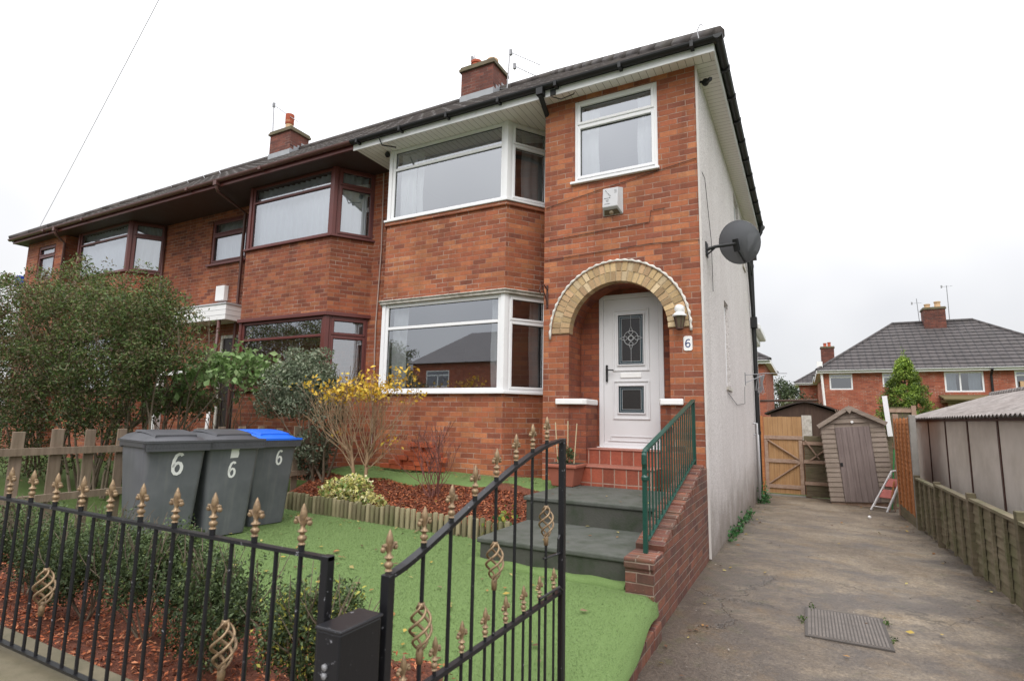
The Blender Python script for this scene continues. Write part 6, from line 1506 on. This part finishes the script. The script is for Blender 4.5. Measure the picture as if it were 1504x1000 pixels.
# ================================================================ BACKGROUND HOUSES
def hip_house(name, label, x0, x1, y0, y1, zb, ze, rise, brick, wins, chims=(), over=.25, gable=False, fasc=M['white'], grp=None):
    t = thing(name, ((x0+x1)/2, (y0+y1)/2, zb), label, 'house', grp)
    ff = Fr((0, y0, 0), X, -Y); mb = MB(); wall(mb, ff, x0, x1, zb, ze, [w_[:4] for w_ in wins], .08)
    mb.face([(x0, y1, zb), (x0, y0, zb), (x0, y0, ze), (x0, y1, ze)]); mb.face([(x1, y0, zb), (x1, y1, zb), (x1, y1, ze), (x1, y0, ze)]); mb.face([(x1, y1, zb), (x0, y1, zb), (x0, y1, ze), (x1, y1, ze)])
    mb.build('wall', brick, t)
    hd = (y1-y0)/2+over; sl = rise/hd; n = 14; co = math.sqrt(hd*hd+rise*rise)/n; mb = MB()
    tile_slope(mb, x0-over, x1+over, y0-over, ze+.1, sl, n, lambda r: 0, True, True, co, .15, .03)
    m2 = MB(); tile_slope(m2, y0-over, y1+over, 0, ze+.1, sl, n, lambda r: 0, True, True, co, .3, .02)
    mb.add([(x0-over+b, a, c) for a, b, c in m2.v], m2.f); mb.add([(x1+over-b, a, c) for a, b, c in m2.v], m2.f)
    m2 = MB(); tile_slope(m2, -(x1+over), -(x0-over), -(y1+over), ze+.1, sl, n, lambda r: 0, True, True, co, .5, .02); mb.add([(-a, -b, c) for a, b, c in m2.v], m2.f)
    rf = mb.build('roof', M['roof_far'], t)
    mb = MB(); ym = (y0+y1)/2; zr = ze+.1+rise
    mb.tube([(x0-over+hd, ym, zr), (x1+over-hd, ym, zr)], .12, 8)
    for a, b in (((x0-over, y0-over), x0-over+hd), ((x1+over, y0-over), x1+over-hd), ((x0-over, y1+over), x0-over+hd), ((x1+over, y1+over), x1+over-hd)): mb.tube([(a[0], a[1], ze+.12), (b, ym, zr)], .09, 8)
    mb.build('ridge_tiles', M['roof_far'], rf)
    mb = MB(); o = over
    mb.box(x0-o, y0-o-.02, ze-.06, x1+o, y0-o, ze+.1); mb.box(x0-o-.02, y0-o, ze-.06, x0-o, y1+o, ze+.1); mb.box(x1+o, y0-o, ze-.06, x1+o+.02, y1+o, ze+.1); mb.box(x0-o+.001, y0-o+.001, ze-.05, x1+o-.001, y1+o, ze+.0); mb.build('fascia', fasc, t)
    mb = MB(); gutter_run(mb, (x0-o, y0-o-.075, ze+.08), (x1+o, y0-o-.075, ze+.08), .05); mb.build('gutter', M['black'] if fasc is not M['white'] else M['grey_box'], t)
    for w_ in wins:
        window(t, ff, w_[0], w_[1], w_[2], w_[3], w_[4], M['upvc'], M['glass_far'], .07, .0, -.02, curtains=w_[6] if len(w_) > 6 else (), mull=w_[5], bead=False)
    if wins: room(t, x0+.1, x1-.1, y0+.09, y0+2.5, zb+.1, ze-.05, M['room_dark'])
    for (a, b, c, d, zt, pots) in chims: chimney(t, a, b, c, d, ze+.05, zt, pots)
    return t
bh = hip_house('semi_detached_house', 'red brick semi with dark hipped roof and white windows behind the shed', 1.95, 12.7, 26, 33.2, -1.1, 4.18, 2.78, M['brick_far'],
    [(2.25, 3.28, 3.28, 4.10, 3.92, ()), (7.02, 8.50, 3.14, 4.10, None, (7.62,), ((7.1, 7.5, 3.2, 4.05, 1), (7.95, 8.42, 3.2, 4.05, 2))), (4.55, 5.2, 3.4, 4.10, 3.9, ()), (9.6, 10.8, 3.14, 4.1, 3.9, ()), (2.3, 3.4, .0, 1.2, .9, ()), (7.2, 8.6, -.2, 1.2, .9, ())],
    [(6.93, 7.87, 29.0, 29.8, 7.78, [(7.17, 29.4, .13, .25, M['pot_buff']), (7.62, 29.4, .14, .36, M['pot_buff'])])])
mb = MB(); mb.tube([(1.90, 25.9, 4.3), (1.98, 25.9, 2.4), (1.98, 25.9, -1)], .06, 8); mb.box(1.72, 25.9, 4.2, 1.98, 26, 4.75); mb.build('downpipe', M['white'], bh)
mb = MB(); mb.tube([(8.75, 25.6, 4.2), (8.75, 25.9, 3.9), (8.75, 25.9, -1)], .05, 8); mb.build('downpipe', M['black'], bh)
mb = MB(); mb.box(6.8, 24.9, 2.62, 9.2, 25.99, 2.75); mb.hexa([(6.75, 24.8, 2.72), (9.25, 24.8, 2.72), (9.25, 25.98, 2.95), (6.75, 25.98, 2.95), (6.75, 24.8, 2.78), (9.25, 24.8, 2.78), (9.25, 25.98, 3.01), (6.75, 25.98, 3.01)]); mb.box(6.9, 25.0, .2, 9.1, 25.1, 2.62)
mb.build('lean_to', plain('mossy_lean_to', (.12, .09, .035), .9, .3, 6), bh)
mb = MB(); mb.box(9.75, 25.93, 3.3, 10.1, 25.995, 3.62); mb.build('wall_vent', M['pot_buff'], bh)
aerial((6.75, 29.2, 7.1), (6.7, 29.2, 8.35), (((6.45, 29.2, 8.1), (6.95, 29.2, 8.1), 4),), 'small tv aerial left of the rear house chimney')
aerial((8.05, 29.2, 7.1), (8.05, 29.2, 8.95), (((7.8, 29.2, 8.9), (8.3, 29.2, 8.9), 3),), 'tall thin tv aerial right of the rear house chimney')
hip_house('brick_house', 'brick house with white eaves just past the gable end', -8.0, -.42, 20, 27, -1, 4.2, 2.3, M['brick_far'], [], [], .22)
dh = hip_house('distant_house', 'distant small brick house with grey hipped roof in the gap', .75, 5.0, 42, 46, -1, 4.55, 1.55, M['brick_far'], [], [], .3)
ch_ = hip_house('chimney_house', 'hidden house whose chimney with red pots shows left of the rear roof', 2.0, 9.0, 36, 42, -1, 4.6, 1.2, M['brick_far'], [], [(2.25, 3.05, 37, 37.7, 6.85, [(2.52, 37.3, .1, .28, M['pot_red']), (2.78, 37.3, .1, .33, M['pot_red'])])], .3)
# houses across the street, which the front windows reflect
o1 = None
for k, (x, lb) in enumerate(((-19, 'brick house across the street mirrored in the white bay window'), (-33, 'brick house across the street mirrored in the brown bay window'), (-47, 'furthest brick house across the street mirrored in the windows'))):
    t = thing('opposite_house', (x, -28, 0), lb, 'house', 'brick houses across the street'); a, b = x-5.2, x+5.2; yf = -25.0; ff = Fr((0, yf, 0), X, Y)
    mb = MB(); ws = [(x-4.0, x-2.0, 1.0, 2.3), (x+2.0, x+4.0, 1.0, 2.3), (x-4.0, x-2.0, 3.6, 4.8), (x+2.0, x+4.0, 3.6, 4.8)]; wall(mb, ff, a, b, -.1, 5.3, ws, .1)
    for xx in (a, b): mb.face([(xx, yf, -.1), (xx, yf-6.5, -.1), (xx, yf-6.5, 5.3), (xx, yf, 5.3)])
    mb.build('wall', M['brick_far'], t)
    mb = MB(); p = [(a-.3, yf+.3, 5.3), (b+.3, yf+.3, 5.3), (b+.3, yf-6.8, 5.3), (a-.3, yf-6.8, 5.3), (a+3, yf-3.2, 7.9), (b-3, yf-3.2, 7.9)]; mb.add(p, [(0, 1, 5, 4), (1, 2, 5), (2, 3, 4, 5), (3, 0, 4)]); mb.build('roof', plain('pale_slate_roof', (.15, .14, .14), .8, .2, 2), t)
    for w_ in ws:
        window(t, ff, *w_, w_[3]-.35, M['upvc'], M['glass_far'], .08, 0, -.02, mull=((w_[0]+w_[1])/2,), bead=False)
    room(t, a+.1, b-.1, yf-.11, yf-3, 0, 5.2, M['room_dark'])
    n = 2600; rg = np.random.default_rng(300+k); hg = thing('garden_hedge', (x-1, yf+3.5, 0), ['hedge across the street before the first mirrored house', 'hedge across the street before the second mirrored house', 'hedge across the street before the third mirrored house'][k], 'hedge', 'hedges across the street')
    P = np.concatenate([clump(rg, (x-3.2+1.9*i, yf+3.5, .9+.25*(i % 2)), (1.25, .5, .9+.4*(i % 2)), n//4, .4) for i in range(4)]); leaf_mesh('foliage', P, .16, [(.03, .05, .02), (.05, .08, .03)], hg, seed=310+k)
    mb = MB(); [mb.tube([(x-3.2+1.9*i, yf+3.5, 0), (x-3.2+1.9*i, yf+3.5, 1.2)], .04, 5) for i in range(4)]; mb.build('stems', M['bark'], hg)

# ================================================================ LOOSE STUFF
rg = np.random.default_rng(500)
n = 110000; x = rg.uniform(-5.5, .06, n); y = rg.uniform(-4.33, -1.48, n)
keep = (y > -4.30+.1*np.sin(x*2.2)) & ~((x > -1.6) & (y > -2.52)) & ~((x > -.24) & (y > -2.66)); x, y = x[keep], y[keep]
z = np.array([lawn_z(a, b) for a, b in zip(x, y)])+.006-np.where(x > .02, .03, 0)
n2 = 14000; x2 = rg.uniform(-5.5, -1.66, n2); y2 = rg.uniform(-.66, .1, n2); z2 = np.interp(y2, [-.64, -.60, -.52, -.3, .12], [.46, .62, .71, .745, .755])+.01
P = np.concatenate([np.stack([x, y, z], 1), np.stack([x2, y2, z2], 1)])
leaf_mesh('artificial_grass', P, .011, [(.11, .175, .055), (.145, .215, .072), (.18, .255, .10), (.21, .28, .13)], None, 'blade', 501, wid=.2, kind='stuff', droop=-.8)
n = 9000; x = rg.uniform(-5.55, -1.7, n); y = np.array([log_y(a) for a in x])+.03+rg.random(n)*1.0; z = np.array([mulch_z(a, b) for a, b in zip(x, y)])+.028
x3 = rg.uniform(-5.55, -.24, n); y3 = rg.uniform(-5.46, -4.2, n); z3 = np.array([fmulch_z(a, b)+.012-.12*sm(-1.2, -.3, a) for a, b in zip(x3, y3)])
P = np.concatenate([np.stack([x, y, z], 1), np.stack([x3, y3, z3], 1)]); leaf_mesh('bark_chips', P, np.concatenate([np.full((n, 1), .042), np.full((n, 1), .030)]), [(.30, .082, .033), (.21, .055, .024), (.38, .12, .052), (.11, .034, .018), (.44, .18, .09)], None, 'chip', 502, wid=.38, flat=.6, kind='stuff')
pts = []
for m_, (xa, xb, ya, yb, fz) in ((110, (-5.2, -.3, -4.2, -2.6, lambda a, b: lawn_z(a, b)+.02)), (170, (-5.3, -1.8, -1.5, -.4, lambda a, b: mulch_z(a, b)+.03)), (42, (.1, 2.5, -5.5, 7.5, lambda a, b: gz(b)+.014)), (60, (-5.0, -1.7, -.5, .1, lambda a, b: .77)), (30, (-4.9, -1.9, -2.1, -1.7, lambda a, b: lawn_z(a, b)+.02)), (14, (-1.5, -.3, -2.4, -.3, lambda a, b: .53 if b < -1.54 else .775)), (26, (.1, .3, -4, 6, lambda a, b: gz(b)+.012)), (24, (2.35, 2.56, -3, 6, lambda a, b: gz(b)+.012))):
    for i in range(m_):
        a, b = rg.uniform(xa, xb), rg.uniform(ya, yb); pts.append((a, b, fz(a, b)))
leaf_mesh('fallen_leaves', pts, .05, [(.36, .26, .06), (.30, .16, .055), (.20, .10, .045), (.40, .33, .12), (.13, .07, .04), (.22, .15, .09)], None, 'deadleaf', 503, wid=.6, flat=.85, kind='stuff', fold=.06)
n = 1400; P = np.stack([rg.uniform(.05, 2.6, n), rg.uniform(-5.5, 8.2, n), np.zeros(n)], 1); P[:, 2] = [gz(b)+.008 for b in P[:, 1]]
leaf_mesh('driveway_grit', P, .013, [(.3, .27, .23), (.12, .09, .07), (.06, .05, .04)], None, 'chip', 504, wid=.7, flat=.9, kind='stuff')
mb = MB(); mb.ball((2.0, 5.4, gz(5.4)+.025), .03); mb.build('white_pebble', M['white'], None, smooth=True, label='single white pebble lying on the far part of the driveway', cat='pebble')
